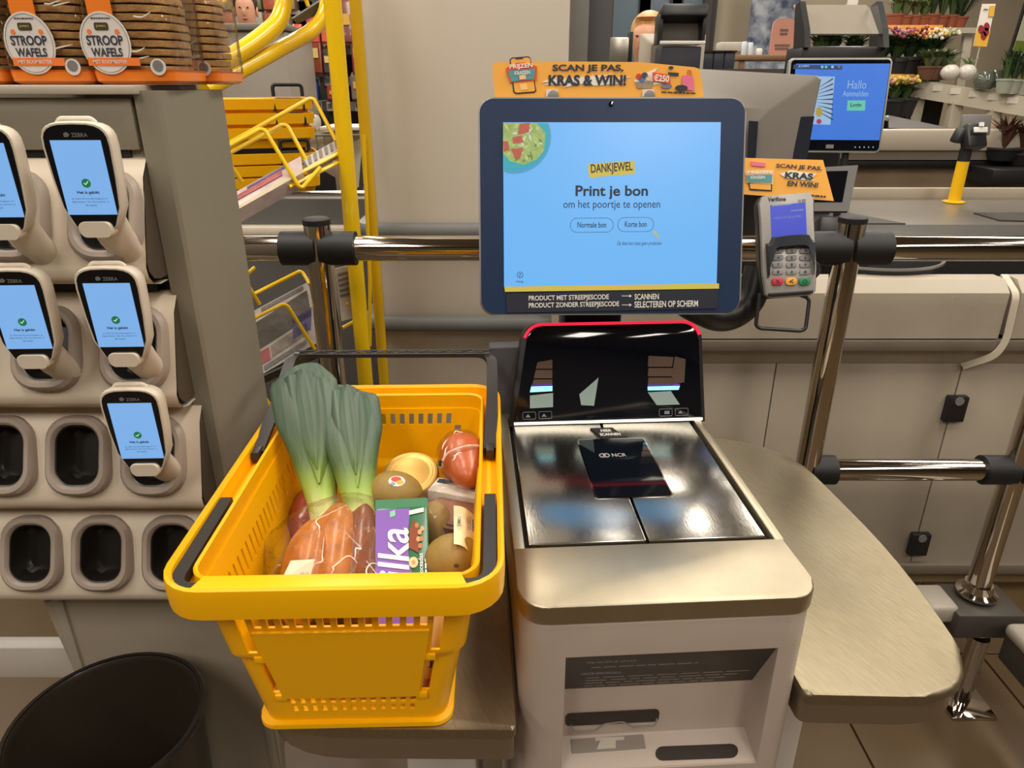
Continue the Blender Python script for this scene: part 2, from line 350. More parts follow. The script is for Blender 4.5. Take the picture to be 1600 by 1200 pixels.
# ------------------------------------------------------------------ self-checkout kiosk
K = thing('self_checkout_kiosk', 'white self-checkout kiosk with steel scanner bed and black glass scan tower', 'checkout kiosk', (.009, .586, 0), (0, 0, R(3.5)))
KM = mw(K)
KW, KD = .321, .48
def kiosk():
    rc = .032
    def outl(xa, xb, ya, yb, fl=True, fr=True):
        o = []
        if fl: o += [(xa + rc - rc * math.sin(R(a)), ya + rc - rc * math.cos(R(a))) for a in range(90, -1, -15)]
        else: o.append((xa, ya))
        if fr: o += [(xb - rc + rc * math.sin(R(a)), ya + rc - rc * math.cos(R(a))) for a in range(0, 91, 15)]
        else: o.append((xb, ya))
        return o + [(xb, yb), (xa, yb)]
    a, b = loc(KM, 884, 1027, y=0), loc(KM, 1216, 1013, y=0)
    x0, x1, zt = a.x, b.x, (a.z + b.z) / 2
    zb = loc(KM, 1180, 1192, y=0).z
    ZT = .896
    bm = BM()
    prism(bm, outl(0, KW, .0, KD), zt, ZT, bev=.003)
    prism(bm, outl(0, x0, 0, KD, True, False), zb, zt)
    prism(bm, outl(x1, KW, 0, KD, False, True), zb, zt)
    prism(bm, outl(0, KW, 0, KD), .04, zb)
    box(bm, (KW / 2, .09 + KD / 2 - .05, (zb + zt) / 2), (KW - .02, KD - .12, zt - zb + .02))
    part('housing', bm, M('kiosk_white', (178, 163, 150), .38), K)
    bm = BM(); box(bm, (KW / 2, KD / 2 + .02, .02), (KW - .06, KD - .08, .04)); part('plinth', bm, dark, K, smooth=0)
    # recess: dark instruction plate slanting inwards, back wall, ledge
    yb = .045
    zp = loc(KM, 1020, 1070, y=yb).z; zl = loc(KM, 1020, 1143, y=yb).z
    mid = (x0 + x1) / 2; wd = x1 - x0
    bm = BM(); quad(bm, [(x0, .002, zt), (x0, yb, zp), (x1, yb, zp), (x1, .002, zt)], .003, V((0, -.6, -.8)))
    pl = part('instruction_plate', bm, M('brown_black_print', (52, 45, 40), .4), K, smooth=0)
    d = V((0, yb - .002, zp - zt)); prot = (math.atan2(-d.z, -d.y), 0, 0)       # slant of the plate
    pm = M('pale_print', (190, 180, 168), .6)
    def onplate(s, fx, fv, w_, h_):
        p = V((x0 + wd * fx + w_ / 2, .002, zt)) + d * fv + V((0, -.6, -.8)) * .004
        text(s, pl, p, w_, h_, pm, rot=prot)
    onplate('WIJ HELPEN JE GRAAG', .10, .10, .055, .006)
    onplate('~a', .13, .24, .12, .003)
    onplate('ONZE SPELREGELS', .09, .42, .045, .006)
    for k in range(4): onplate('~b', .12, .55 + .085 * k, .19 - .012 * k, .0026)
    bm = BM(); box(bm, (mid, yb + .004, (zp + zb) / 2), (wd, .008, zp - zb + .02)); bw = part('recess_wall', bm, M('kiosk_white2', (184, 168, 155), .42), K, smooth=0)
    bm = BM(); quad(bm, [(x0, yb, zl), (x0, .003, zb), (x1, .003, zb), (x1, yb, zl)], .004, V((0, -.4, .9))); part('recess_ledge', bm, M('kiosk_white3', (192, 177, 165), .4), K, smooth=0)
    # banknote / coupon slot with its clear lip
    c, w_, h_ = rectL(KM, 884, 1109, 1029, 1131, y=yb)
    bm = BM(); prism(bm, rrect(w_, h_ * .85, .006), 0, .0015, Matrix.Translation((c.x, yb - .0002, c.z)) @ XZ); part('slot', bm, M('slot_brown', (50, 42, 36), .5), K)
    bm = BM()
    pts = [(c.x - w_ * .45, yb - .005, c.z - .003), (c.x - w_ * .42, yb - .009, c.z - .012), (c.x - w_ * .2, yb - .009, c.z - .012), (c.x - w_ * .1, yb - .008, c.z - .002), (c.x + w_ * .1, yb - .008, c.z), (c.x + w_ * .22, yb - .009, c.z - .009), (c.x + w_ * .45, yb - .009, c.z - .008), (c.x + w_ * .47, yb - .005, c.z)]
    tube(bm, fillet(pts, .004, 3), .0008, n=6); part('slot_lip', bm, greyp, K)
    def onledge(px, py):
        n = V((0, yb, zl)) - V((0, .003, zb)); I = KM.inverted(); o = I @ CAM; dd = I.to_3x3() @ ray(px, py); nn = V((0, -n.z, n.y)).normalized()
        t = (V((0, yb, zl)) - o).dot(nn) / dd.dot(nn); return o + dd * t + nn * .0006, nn
    def patch(name, poly, mat, up=.0006, par=K):
        bm = BM(); ps = [onledge(*q) for q in poly]; lo = [bm.verts.new(p) for p, n in ps]; hi = [bm.verts.new(p + n * up) for p, n in ps]; k = len(lo)
        bm.faces.new(list(reversed(lo))); bm.faces.new(hi)
        for i in range(k): bm.faces.new((lo[i], lo[(i + 1) % k], hi[(i + 1) % k], hi[i]))
        return part(name, bm, mat, par, smooth=0)
    st = patch('receipt_sticker', [(892, 1156), (1005, 1148), (1009, 1170), (894, 1178)], M('sticker_grey', (138, 128, 118), .5))
    patch('receipt_symbol', [(930, 1154), (975, 1152), (975, 1157), (962, 1158), (962, 1170), (932, 1172), (938, 1158), (930, 1159)], pm, .0012, st)
    patch('coin_slot', [(1024 + 11 - 11 * math.cos(R(a)), 1178 - 11 * math.sin(R(a))) for a in range(-90, 91, 30)] + [(1142 + 11 * math.cos(R(a)), 1174 - 11 * math.sin(R(a))) for a in range(90, -91, -30)], M('slot_brown', (50, 42, 36)), .0008)
    # steel top with the sunken scanner bed
    bm = BM(); e = .0015
    prism(bm, outl(.002, KW - .002, .002, KD + .03), ZT + .001, .906)
    prism(bm, outl(-e, KW + e, -e, .104), ZT + .002, .92, bev=.0025, seg=3)
    box(bm, (.0055, .28, .909), (.014, .36, .022), bev=.002); box(bm, (KW - .0045, .28, .909), (.012, .36, .022), bev=.002)
    part('steel_top', bm, steel, K)
    bm = BM(); box(bm, (KW / 2, .27, .9065), (KW - .024, .335, .003)); part('bed_well', bm, M('well_black', (16, 16, 16), .5), K, smooth=0)
    for s, xa, xb in ((0, .0175, .1585), (1, .1615, .3035)):
        bm = BM(); box(bm, ((xa + xb) / 2, .269, .9135), (xb - xa, .315, .010), bev=.002); part('scanner_plate', bm, M('plate_steel', (176, 172, 164), .2, 1, var=.06, scale=40, bump=.05, bscale=500, stretch=(1, .2, 1), rvar=.07), K)
    ps = [loc(KM, x, y, z=.919) for x, y in ((905, 688), (1005, 685), (1050, 775), (930, 777))]
    xa, xb = (ps[0].x + ps[3].x) / 2, (ps[1].x + ps[2].x) / 2; ya, yb2 = (ps[2].y + ps[3].y) / 2, (ps[0].y + ps[1].y) / 2
    bm = BM(); prism(bm, rrect(xb - xa + .004, yb2 - ya + .004, .005, c=((xa + xb) / 2, (ya + yb2) / 2)), .9185, .9192); part('window_frame', bm, chrome, K)
    bm = BM(); prism(bm, rrect(xb - xa, yb2 - ya, .004, c=((xa + xb) / 2, (ya + yb2) / 2)), .9185, .9196); wg = part('scan_window', bm, M('scan_glass', (10, 14, 20), .05), K)
    lg = M('logo_grey', (150, 152, 152), .5); UP = (0, 0, 0)
    c = loc(KM, 964, 711, z=.92); text('NCR', wg, (c.x + .003, c.y, .9198), .021, .010, lg, rot=UP, bold=.01)
    for dx in (-.0155, -.0215):
        bm = BM(); tube(bm, [(c.x + dx + .0042 * math.cos(R(t)), c.y + .0048 * math.sin(R(t)), .9200) for t in range(0, 360, 20)], .0009, n=5, closed=True); part('logo_ring', bm, lg, wg)
    p0, p1 = loc(KM, 925, 669, z=.919), loc(KM, 976, 684, z=.919)
    bm = BM(); prism(bm, [(p0.x - .003, p0.y), (p1.x - .012, p0.y), (p1.x, p1.y + .003), (p1.x - .003, p1.y - .001), (p0.x + .010, p1.y - .001)], .9186, .9194); sl_ = part('scan_here_sticker', bm, dark, K, smooth=0)
    text('HIER', sl_, ((p0.x + p1.x) / 2 - .002, (p0.y + p1.y) / 2 + .0065, .9197), .017, .009, paper, rot=UP, bold=.02); text('SCANNEN', sl_, ((p0.x + p1.x) / 2 + .002, (p0.y + p1.y) / 2 - .0065, .9197), .032, .009, paper, rot=UP, bold=.02)
    # scan tower, leaning back
    lean = R(-20); T0 = V((0, .432, .919))
    sh = part('scan_tower', None_bm(), dark, K, T0, (lean, 0, 0)); TM = mw(sh)
    bl, br_, tl, tr = loc(TM, 800, 663, y=0), loc(TM, 1099, 656, y=0), loc(TM, 822, 508, y=0), loc(TM, 1090, 503, y=0)
    H = (tl.z + tr.z) / 2
    def tow(g, top=0):
        r = .028; o = [(bl.x - g, -.004), (br_.x + g, -.004)]
        cxr, cxl, cz = tr.x + g - r, tl.x - g + r, H + top - r
        o += [(cxr + r * math.cos(R(a)) + .004, cz + r * math.sin(R(a))) for a in range(0, 91, 15)]
        o += [(cxl - r * math.sin(R(a)) - .004, cz + r * math.cos(R(a))) for a in range(0, 91, 15)]
        return o
    bm = BM(); loft(bm, [[V((x, y, z)) for x, z in tow(g, t)] for y, g, t in ((.001, -.001, -.001), (.004, .004, .002), (.02, .006, .003), (.055, .002, -.002), (.07, -.02, -.02))]); 
    me = sh.data; bmesh.ops.recalc_face_normals(bm, faces=bm.faces); bm.to_mesh(me); bm.free()
    me.polygons.foreach_set('use_smooth', [True] * len(me.polygons)); me.set_sharp_from_angle(angle=R(40))
    bm = BM(); prism(bm, tow(-.003, -.002), 0, .003, XZ, bev=.001); part('tower_glass', bm, glassk, sh)
    red = M('red_light', (255, 40, 70), .4, emit=1.1)
    o = tow(-.0005, .0005); top = [V((x, -.0005, z)) for x, z in o if z > H - .024]; top.sort(key=lambda p: p.x)
    bm = BM(); tube(bm, top, 0, sect=[(-.0022, -.0035), (.0022, -.0035), (.0022, .0035), (-.0022, .0035)], up=(0, -1, 0)); part('red_light_strip', bm, red, sh)
    bm = BM(); box(bm, ((bl.x + br_.x) / 2, -.004, .001), (br_.x - bl.x - .006, .003, .004)); part('led_strip', bm, M('led_warm', (255, 240, 215), .4, emit=2.2), sh, smooth=0)
    # mirrors behind the tower glass, their illumination bars and a painted central reflection
    mir = M('tower_mirror', (118, 98, 86), .2, .4, var=.05); mir2 = M('tower_mirror_reflection', (160, 182, 178), .3, .25)
    cy = M('cyan_led', (150, 240, 250), .4, emit=1.6); vi = M('violet_led', (96, 60, 200), .4, emit=1.0)
    def tp(nm, poly, m, par=sh): flat(nm, TM, par, poly, m, y=-.003, off=.0003, th=.0006)
    for k in range(3):
        ya_, yb_ = (562, 578, 593)[k] , (576, 591, 603)[k]
        tp('mirror_reflection_panel', [(840 - 3 * k, ya_ if k else 566), (863, ya_), (863, yb_), (837 - 3 * k, yb_)], mir)
        tp('mirror_reflection_panel', [(1013, (556, 575, 590)[k]), (1052, (558, 575, 590)[k]), (1050, (573, 588, 602)[k]), (1012, (573, 588, 602)[k])], mir)
    tp('mirror_reflection_panel', [(1054, 557), (1071, 561), (1069, 597), (1048, 602)], mir)
    tp('light_bar', [(830, 604), (863, 603), (863, 611), (828, 613)], cy); tp('light_bar', [(1012, 604), (1062, 603), (1060, 609), (1012, 610)], cy)
    tp('light_bar', [(831, 601), (863, 600), (863, 603), (830, 604)], vi); tp('light_bar', [(1012, 601), (1062, 600), (1062, 603), (1012, 603)], vi)
    tp('mirror_reflection_panel', [(828, 618), (864, 614), (864, 636), (828, 638)], mir2)
    tp('mirror_reflection_panel', [(1012, 613), (1048, 611), (1062, 632), (1026, 633)], mir2)
    tp('mirror_reflection_panel', [(905, 616), (935, 590), (928, 634), (908, 633)], mir2)  # central shard is a reflection painted on the glass
    ic = M('icon_grey', (120, 124, 126), .5)
    for x, y in ((817, 644), (842, 643), (1030, 639), (1055, 638)):
        cc, ww, hh = rectL(TM, x, y, x + 20, y + 11, y=-.003)
        bm = BM(); tube(bm, [V((cc.x + a, -.0035, cc.z + b)) for a, b in rrect(ww, hh, .002, 3)], .0004, n=4, closed=True); part('status_frame', bm, ic, sh)
        tp('status_symbol', [(x + 4, y + 8), (x + 8, y + 3), (x + 12, y + 8)] if x != 1030 else [(x + 8, y + 3), (x + 16, y + 3), (x + 16, y + 8), (x + 8, y + 8)], ic)
    # dark back plate and the pole behind the tower
    bm = BM(); p = loc(KM, 764, 543, y=.50); box(bm, (.14, .515, (p.z + .3) / 2), (.14 * 2 - 2 * p.x, .03, p.z - .3), bev=.004); part('back_plate', bm, M('anthracite', (66, 68, 72), .5), K)
    bm = BM(); box(bm, (KW / 2, .58, .62), (.10, .07, 1.24), bev=.01); part('screen_pole', bm, dark, K)
def None_bm():
    return BM()
kiosk()

# ------------------------------------------------------------------ touchscreen
def touchscreen():
    c0 = at(955, 322, Y=1.06)
    o = thing('touchscreen_monitor', 'large blue-lit touchscreen in a dark bezel above the scan tower', 'monitor', c0, (R(-16.7), 0, R(1)))
    m = mw(o)
    tl, tr, bl, br = (loc(m, x, y, y=0) for x, y in ((744, 151), (1165, 151), (752, 494), (1160, 490)))
    w_ = ((tr.x - tl.x) + (br.x - bl.x)) / 2; h_ = (tl.z + tr.z - bl.z - br.z) / 2; cx = (tl.x + tr.x + bl.x + br.x) / 4; cz = (tl.z + tr.z + bl.z + br.z) / 4
    T = Matrix.Translation((cx, 0, cz)) @ XZ
    bm = BM(); prism(bm, rrect(w_, h_, .022, 6), -.028, -.002, T, bev=.003, both=True); part('casing', bm, M('casing_grey', (128, 126, 124), .4, .3), o)
    bm = BM(); prism(bm, rrect(w_ - .005, h_ - .005, .020, 6), -.004, -.0006, T); bz = part('bezel', bm, navy, o)
    bm = BM(); prism(bm, rrect(w_ * .7, h_ * .7, .03, 5), -.055, -.026, T, bev=.01); part('rear_housing', bm, dark, o)
    a = loc(m, 1165, 497, y=.06)
    bm = BM(); tube(bm, fillet([(cx, .08, cz - .02)] + [loc(m, x, y, y=.18) for x, y in ((1070, 474), (1130, 500), (1172, 476), (1186, 420))], .08, 8), .026, n=14); part('support_arm', bm, dark, o)
    c, dw, dh = rectL(m, 787, 192, 1123, 448)
    bm = BM(); box(bm, (c.x, -.0002, c.z), (dw, .0012, dh)); ds = part('display', bm, M('screen_blue', (112, 186, 250), .3, emit=.92, var=.03, scale=4), o, smooth=0)
    fl = lambda n, p, mt, off=.0012: flat(n, m, ds, p, mt, y=0, off=off)
    tx = M('screen_ink', (28, 54, 92), .5, emit=.25)
    Y_ = M('screen_yellow', (222, 196, 74), .5, emit=.8)
    fl('yellow_bar', [(788, 448), (1123, 443), (1123, 451), (789, 456)], Y_)
    # plate of salad in the corner
    def clip(pts): return [(max(786, x), max(193, y)) for x, y in pts]
    fl('plate_rim', clip(disc_px(803, 214, 58, 58, 32)), M('screen_plate', (70, 170, 205), .5, emit=.8))
    fl('plate_inner', clip(disc_px(803, 213, 54, 52, 32)), M('screen_plate2', (40, 190, 205), .5, emit=.7), .0018)
    fl('salad', clip([(786, 193), (838, 193), (852, 208), (850, 236), (838, 250), (818, 258), (796, 252), (786, 240)]), M('screen_salad', (176, 200, 110), .5, emit=.7, var=.5, scale=160), .0024)
    rr = random.Random(3)
    for k in range(34):
        x, y = rr.uniform(790, 846), rr.uniform(196, 252)
        if (x - 803) ** 2 + (y - 213) ** 2 > 46 ** 2: continue
        a_ = rr.uniform(0, 6.28); s = rr.uniform(3, 8)
        fl('salad_leaf', clip([(x + s * math.cos(a_), y + s * math.sin(a_)), (x - 2 * math.sin(a_), y + 2 * math.cos(a_)), (x - s * math.cos(a_), y - s * math.sin(a_)), (x + 2 * math.sin(a_), y - 2 * math.cos(a_))]), M('screen_leaf%d' % (k % 3), ((214, 226, 150), (120, 150, 70), (236, 236, 214))[k % 3], .5, emit=.7), .0028 + .00004 * k)
    for q in ([(812, 195), (828, 193), (826, 208), (808, 212)], [(800, 216), (815, 213), (818, 224), (802, 226)], [(798, 234), (818, 232), (812, 250), (804, 248)], [(786, 222), (794, 222), (796, 236), (787, 238)]):
        fl('meat_piece', q, M('screen_meat', (206, 96, 74), .5, emit=.7, var=.3, scale=200), .0046)
    fl('speech_tag', [(918, 257), (991, 251), (992, 272), (930, 277), (926, 280), (925, 277), (920, 277)], Y_)
    ptext(m, 'DANKJEWEL', ds, (923, 255, 988, 273), tx, off=.002, bold=.02, roll=R(3.5))
    ptext(m, 'Print je bon', ds, (899, 290, 1012, 312), tx, off=.002, bold=.025)
    ptext(m, 'om het poortje te openen', ds, (880, 313, 1031, 329), tx, off=.002)
    for r, s, tr_ in (((891, 341, 958, 363), 'Normale bon', (902, 347, 947, 356)), ((965, 340, 1021, 362), 'Korte bon', (976, 346, 1010, 355))):
        cc, ww, hh = rectL(m, *r); bm = BM(); tube(bm, [V((cc.x + a, -.0014, cc.z + b)) for a, b in rrect(ww, hh, hh * .48, 6)], .0003, n=4, closed=True); part('button_outline', bm, tx, ds)
        ptext(m, s, ds, tr_, tx, off=.002, bold=.01)
    ptext(m, 'Op deze bon staan geen producten', ds, (964, 377, 1033, 385), tx, off=.002, skew=.2)
    fl('arrow', [(1021, 361), (1026, 362), (1025, 364), (1030, 373), (1028, 373), (1023, 365), (1021, 367)], Y_)
    cc, ww, hh = rectL(m, 808, 425, 817, 434); bm = BM(); tube(bm, [V((cc.x + ww / 2 * math.cos(R(t)), -.0014, cc.z + ww / 2 * math.sin(R(t)))) for t in range(0, 360, 24)], .0004, n=4, closed=True); part('help_ring', bm, tx, ds)
    ptext(m, '?', ds, (811, 427, 814, 433), tx, off=.002); ptext(m, 'Help', ds, (807, 438, 818, 443), tx, off=.002)
    # instruction line on the bezel
    pm = M('bezel_print', (205, 203, 200), .5)
    flat('instruction_band', m, bz, [(791, 459), (1122, 452), (1120, 482), (792, 489)], M('band_navy', (34, 38, 50), .35), y=-.0006, off=.0003)
    for s, r in (('PRODUCT MET STREEPJESCODE', (826, 461, 951, 471)), ('PRODUCT ZONDER STREEPJESCODE', (826, 472, 967, 482)), ('SCANNEN', (991, 459, 1029, 468)), ('SELECTEREN OP SCHERM', (991, 470, 1090, 480))):
        ptext(m, s, bz, r, pm, off=.002, bold=.02, roll=R(.8))
    for x, y in ((971, 462), (971, 476)):
        flat('arrow', m, bz, [(x, y), (x + 12, y), (x + 12, y - 2), (x + 16, y + .5), (x + 12, y + 3), (x + 12, y + 1), (x, y + 1)], pm, off=.0016)
    bm = BM(); cc = loc(m, 955, 162, y=-.001); lathe(bm, [(.0035, 0), (.0035, .001), (.002, .0012)], 14, Matrix.Translation((cc.x, -.0006, cc.z)) @ XZ); part('camera_lens', bm, glassk, bz)
touchscreen()

def banner():
    c0 = at(935, 135, Y=1.135)
    o = thing('promo_banner', 'long orange scan-and-win card clipped on top of the large touchscreen', 'banner', c0, (R(-6), 0, R(1)))
    m = mw(o)
    bm = BM(); pts = [loc(m, x, y, y=0) for x, y in ((769, 106), (771, 99), (777, 97), (885, 96), (1000, 97), (1085, 105), (1094, 108), (1101, 160), (774, 160))]
    lo = [bm.verts.new((p.x, 0, p.z)) for p in pts]; hi = [bm.verts.new((p.x, .0015, p.z)) for p in pts]; n = len(lo)
    bm.faces.new(lo); bm.faces.new(list(reversed(hi)))
    for i in range(n): bm.faces.new((lo[i], hi[i], hi[(i + 1) % n], lo[(i + 1) % n]))
    b = part('card', bm, orange, o, smooth=0)
    f = lambda nm, p, mt, off=.0005: flat(nm, m, b, p, mt, off=off)
    f('scratch_mark', [(852, 126), (880, 118), (868, 124), (960, 116), (930, 123), (985, 120), (960, 128), (976, 130), (930, 134), (915, 130), (880, 137), (885, 131), (850, 133), (862, 128), (846, 129)], paper)
    ptext(m, 'SCAN JE PAS,', b, (863, 101, 974, 114), ink, off=.0014, bold=.035)
    ptext(m, 'KRAS & WIN!', b, (857, 117, 978, 134), ink, off=.0014, bold=.04)
    tl_ = M('teal_print', (86, 150, 156), .5)
    cc = [(797, 91), (826, 89), (838, 143), (804, 147)]
    f('phone_outline', [(796, 93), (800, 90), (826, 88), (829, 91), (838, 142), (835, 145), (806, 147), (802, 144)], ink, .0005)
    f('phone_screen', [(798, 94), (801, 92), (825, 90), (828, 92), (836, 141), (834, 143), (807, 145), (804, 143)], orange, .0012)
    f('phone_notch', [(804, 90), (818, 89), (817, 92), (806, 93)], ink, .0018)
    f('badge', [(790, 107), (808, 98), (820, 98), (839, 104), (838, 126), (797, 130)], redm, .0018)
    f('badge_field', [(793, 111), (836, 107), (834, 124), (799, 128)], tl_, .0024)
    ptext(m, 'PRIJZEN', b, (796, 100, 832, 109), paper, off=.0036, bold=.03, roll=R(4))
    ptext(m, 'KRASSEN', b, (804, 111, 828, 117), paper, off=.0036, bold=.02, roll=R(3))
    f('app_icon', [(811, 118), (821, 117), (822, 124), (812, 125)], M('peach_print', (240, 196, 150), .5), .003)
    f('app_icon', [(812, 132), (823, 131), (825, 140), (814, 141)], M('pale_orange', (250, 200, 120), .5), .0018)
    # prizes on the right
    f('scratch_mark', [(1000, 118), (1028, 106), (1020, 116), (1040, 130), (1000, 136), (990, 126)], paper)
    f('toy_box', [(993, 128), (1022, 127), (1018, 138), (995, 138)], M('grey_brown_print', (150, 134, 116), .5, var=.3, scale=300), .001)
    for k, (x, y, c_) in enumerate(((998, 120, (190, 70, 60)), (1007, 118, (60, 70, 100)), (1013, 122, (220, 190, 160)), (1003, 124, (90, 110, 150)))): f('toy_figure', disc_px(x, y, 5, 5, 9), M('toy%d' % k, c_, .5), .0016)
    f('prize_card', [(1019, 113), (1046, 117), (1047, 132), (1020, 127)], redm, .002)
    ptext(m, '€250', b, (1021, 117, 1045, 128), paper, off=.0032, bold=.03, roll=R(-5))
    f('handbag', [(1065, 118), (1082, 119), (1084, 142), (1066, 140)], M('pink_print', (226, 112, 150), .5), .002)
    f('bag_handle', [(1074, 109), (1080, 110), (1081, 120), (1079, 120), (1078, 112), (1076, 111), (1076, 119), (1074, 119)], M('orange_dark', (206, 122, 40), .5), .001)
    f('cap', disc_px(1064, 138, 10, 5, 14), ink, .0026)
    f('black_tag', [(1043, 113), (1060, 114), (1060, 119), (1044, 118)], ink, .0016)
    f('black_tag', disc_px(1048, 106, 4, 2.4, 10), ink, .0016)
    f('goggles', disc_px(1041, 135, 9, 3.5, 12), M('blue_grey_print', (104, 122, 150), .5), .0016)
    ptext(m, '~', b, (1033, 143, 1086, 147), ink, off=.0014, roll=R(-2))
    for x in (862, 1012):
        cc, ww, hh = rectL(m, x - 9, 140, x + 9, 152); bm = BM(); prism(bm, rrect(ww, hh, .002), .0005, .004, Matrix.Translation((cc.x, 0, cc.z)) @ XZ); q = part('clip', bm, M('clip_white', (214, 210, 204), .4), o)
        bm = BM(); lathe(bm, [(.008, 0), (.008, .002), (.005, .003)], 16, Matrix.Translation((cc.x + .002, -.004, cc.z - .004)) @ XZ); part('suction_cup', bm, greyp, q)
banner()

# ------------------------------------------------------------------ steel platforms
def platform(name, label, corners, z, th, mat, pole):
    bm = BM(); prism(bm, corners, z - .012, z, bev=.006, seg=3)
    o = thing(name, label, 'platform', (pole[0], pole[1], 0))
    d = V((pole[0], pole[1], 0))
    bmesh.ops.translate(bm, verts=bm.verts, vec=-d); part('steel_plate', bm, mat, o, smooth=50)
    ins = [(x + (pole[0] - x) * .02, y + (pole[1] - y) * .02) for x, y in corners]
    bm = BM(); prism(bm, ins, z - th, z - .010, bev=.004); bmesh.ops.translate(bm, verts=bm.verts, vec=-d); part('skirt', bm, M('skirt_steel', (150, 136, 116), .38, .8), o, smooth=50)
    bm = BM(); box(bm, (0, 0, (z - th) / 2), (.10, .16, z - th), bev=.006); box(bm, (0, 0, .01), (.16, .24, .02), bev=.004); part('pedestal', bm, white, o)
    return o
def rounded(pts, rads):
    out = []; n = len(pts)
    for i in range(n):
        a, b, c = V(pts[i - 1]), V(pts[i]), V(pts[(i + 1) % n]); d1, d2 = (a - b), (c - b)
        p, q = b + d1.normalized() * rads[i], b + d2.normalized() * rads[i]
        for k in range(9): t = k / 8; out.append(tuple(p * (1 - t) ** 2 + b * 2 * t * (1 - t) + q * t * t))
    return out
PZ = .78
kx = lambda x, y: tuple((KM @ V((x, y, 0)))[:2])
platform('bagging_platform', 'rounded scratched steel bagging plate right of the kiosk', rounded([kx(KW + .004, .0), (.545, .60), (.565, .85), (.52, 1.235), kx(KW + .004, .64)], [.012, .10, .12, .14, .01]), PZ, .05, steel2, (.42, .92))
platform('basket_platform', 'steel plate left of the kiosk carrying the yellow shopping basket', rounded([(-.30, .56), kx(-.006, -.028), kx(-.006, .48), (-.30, 1.03)], [.12, .008, .008, .05]), PZ, .05, steel2, (-.10, .80))
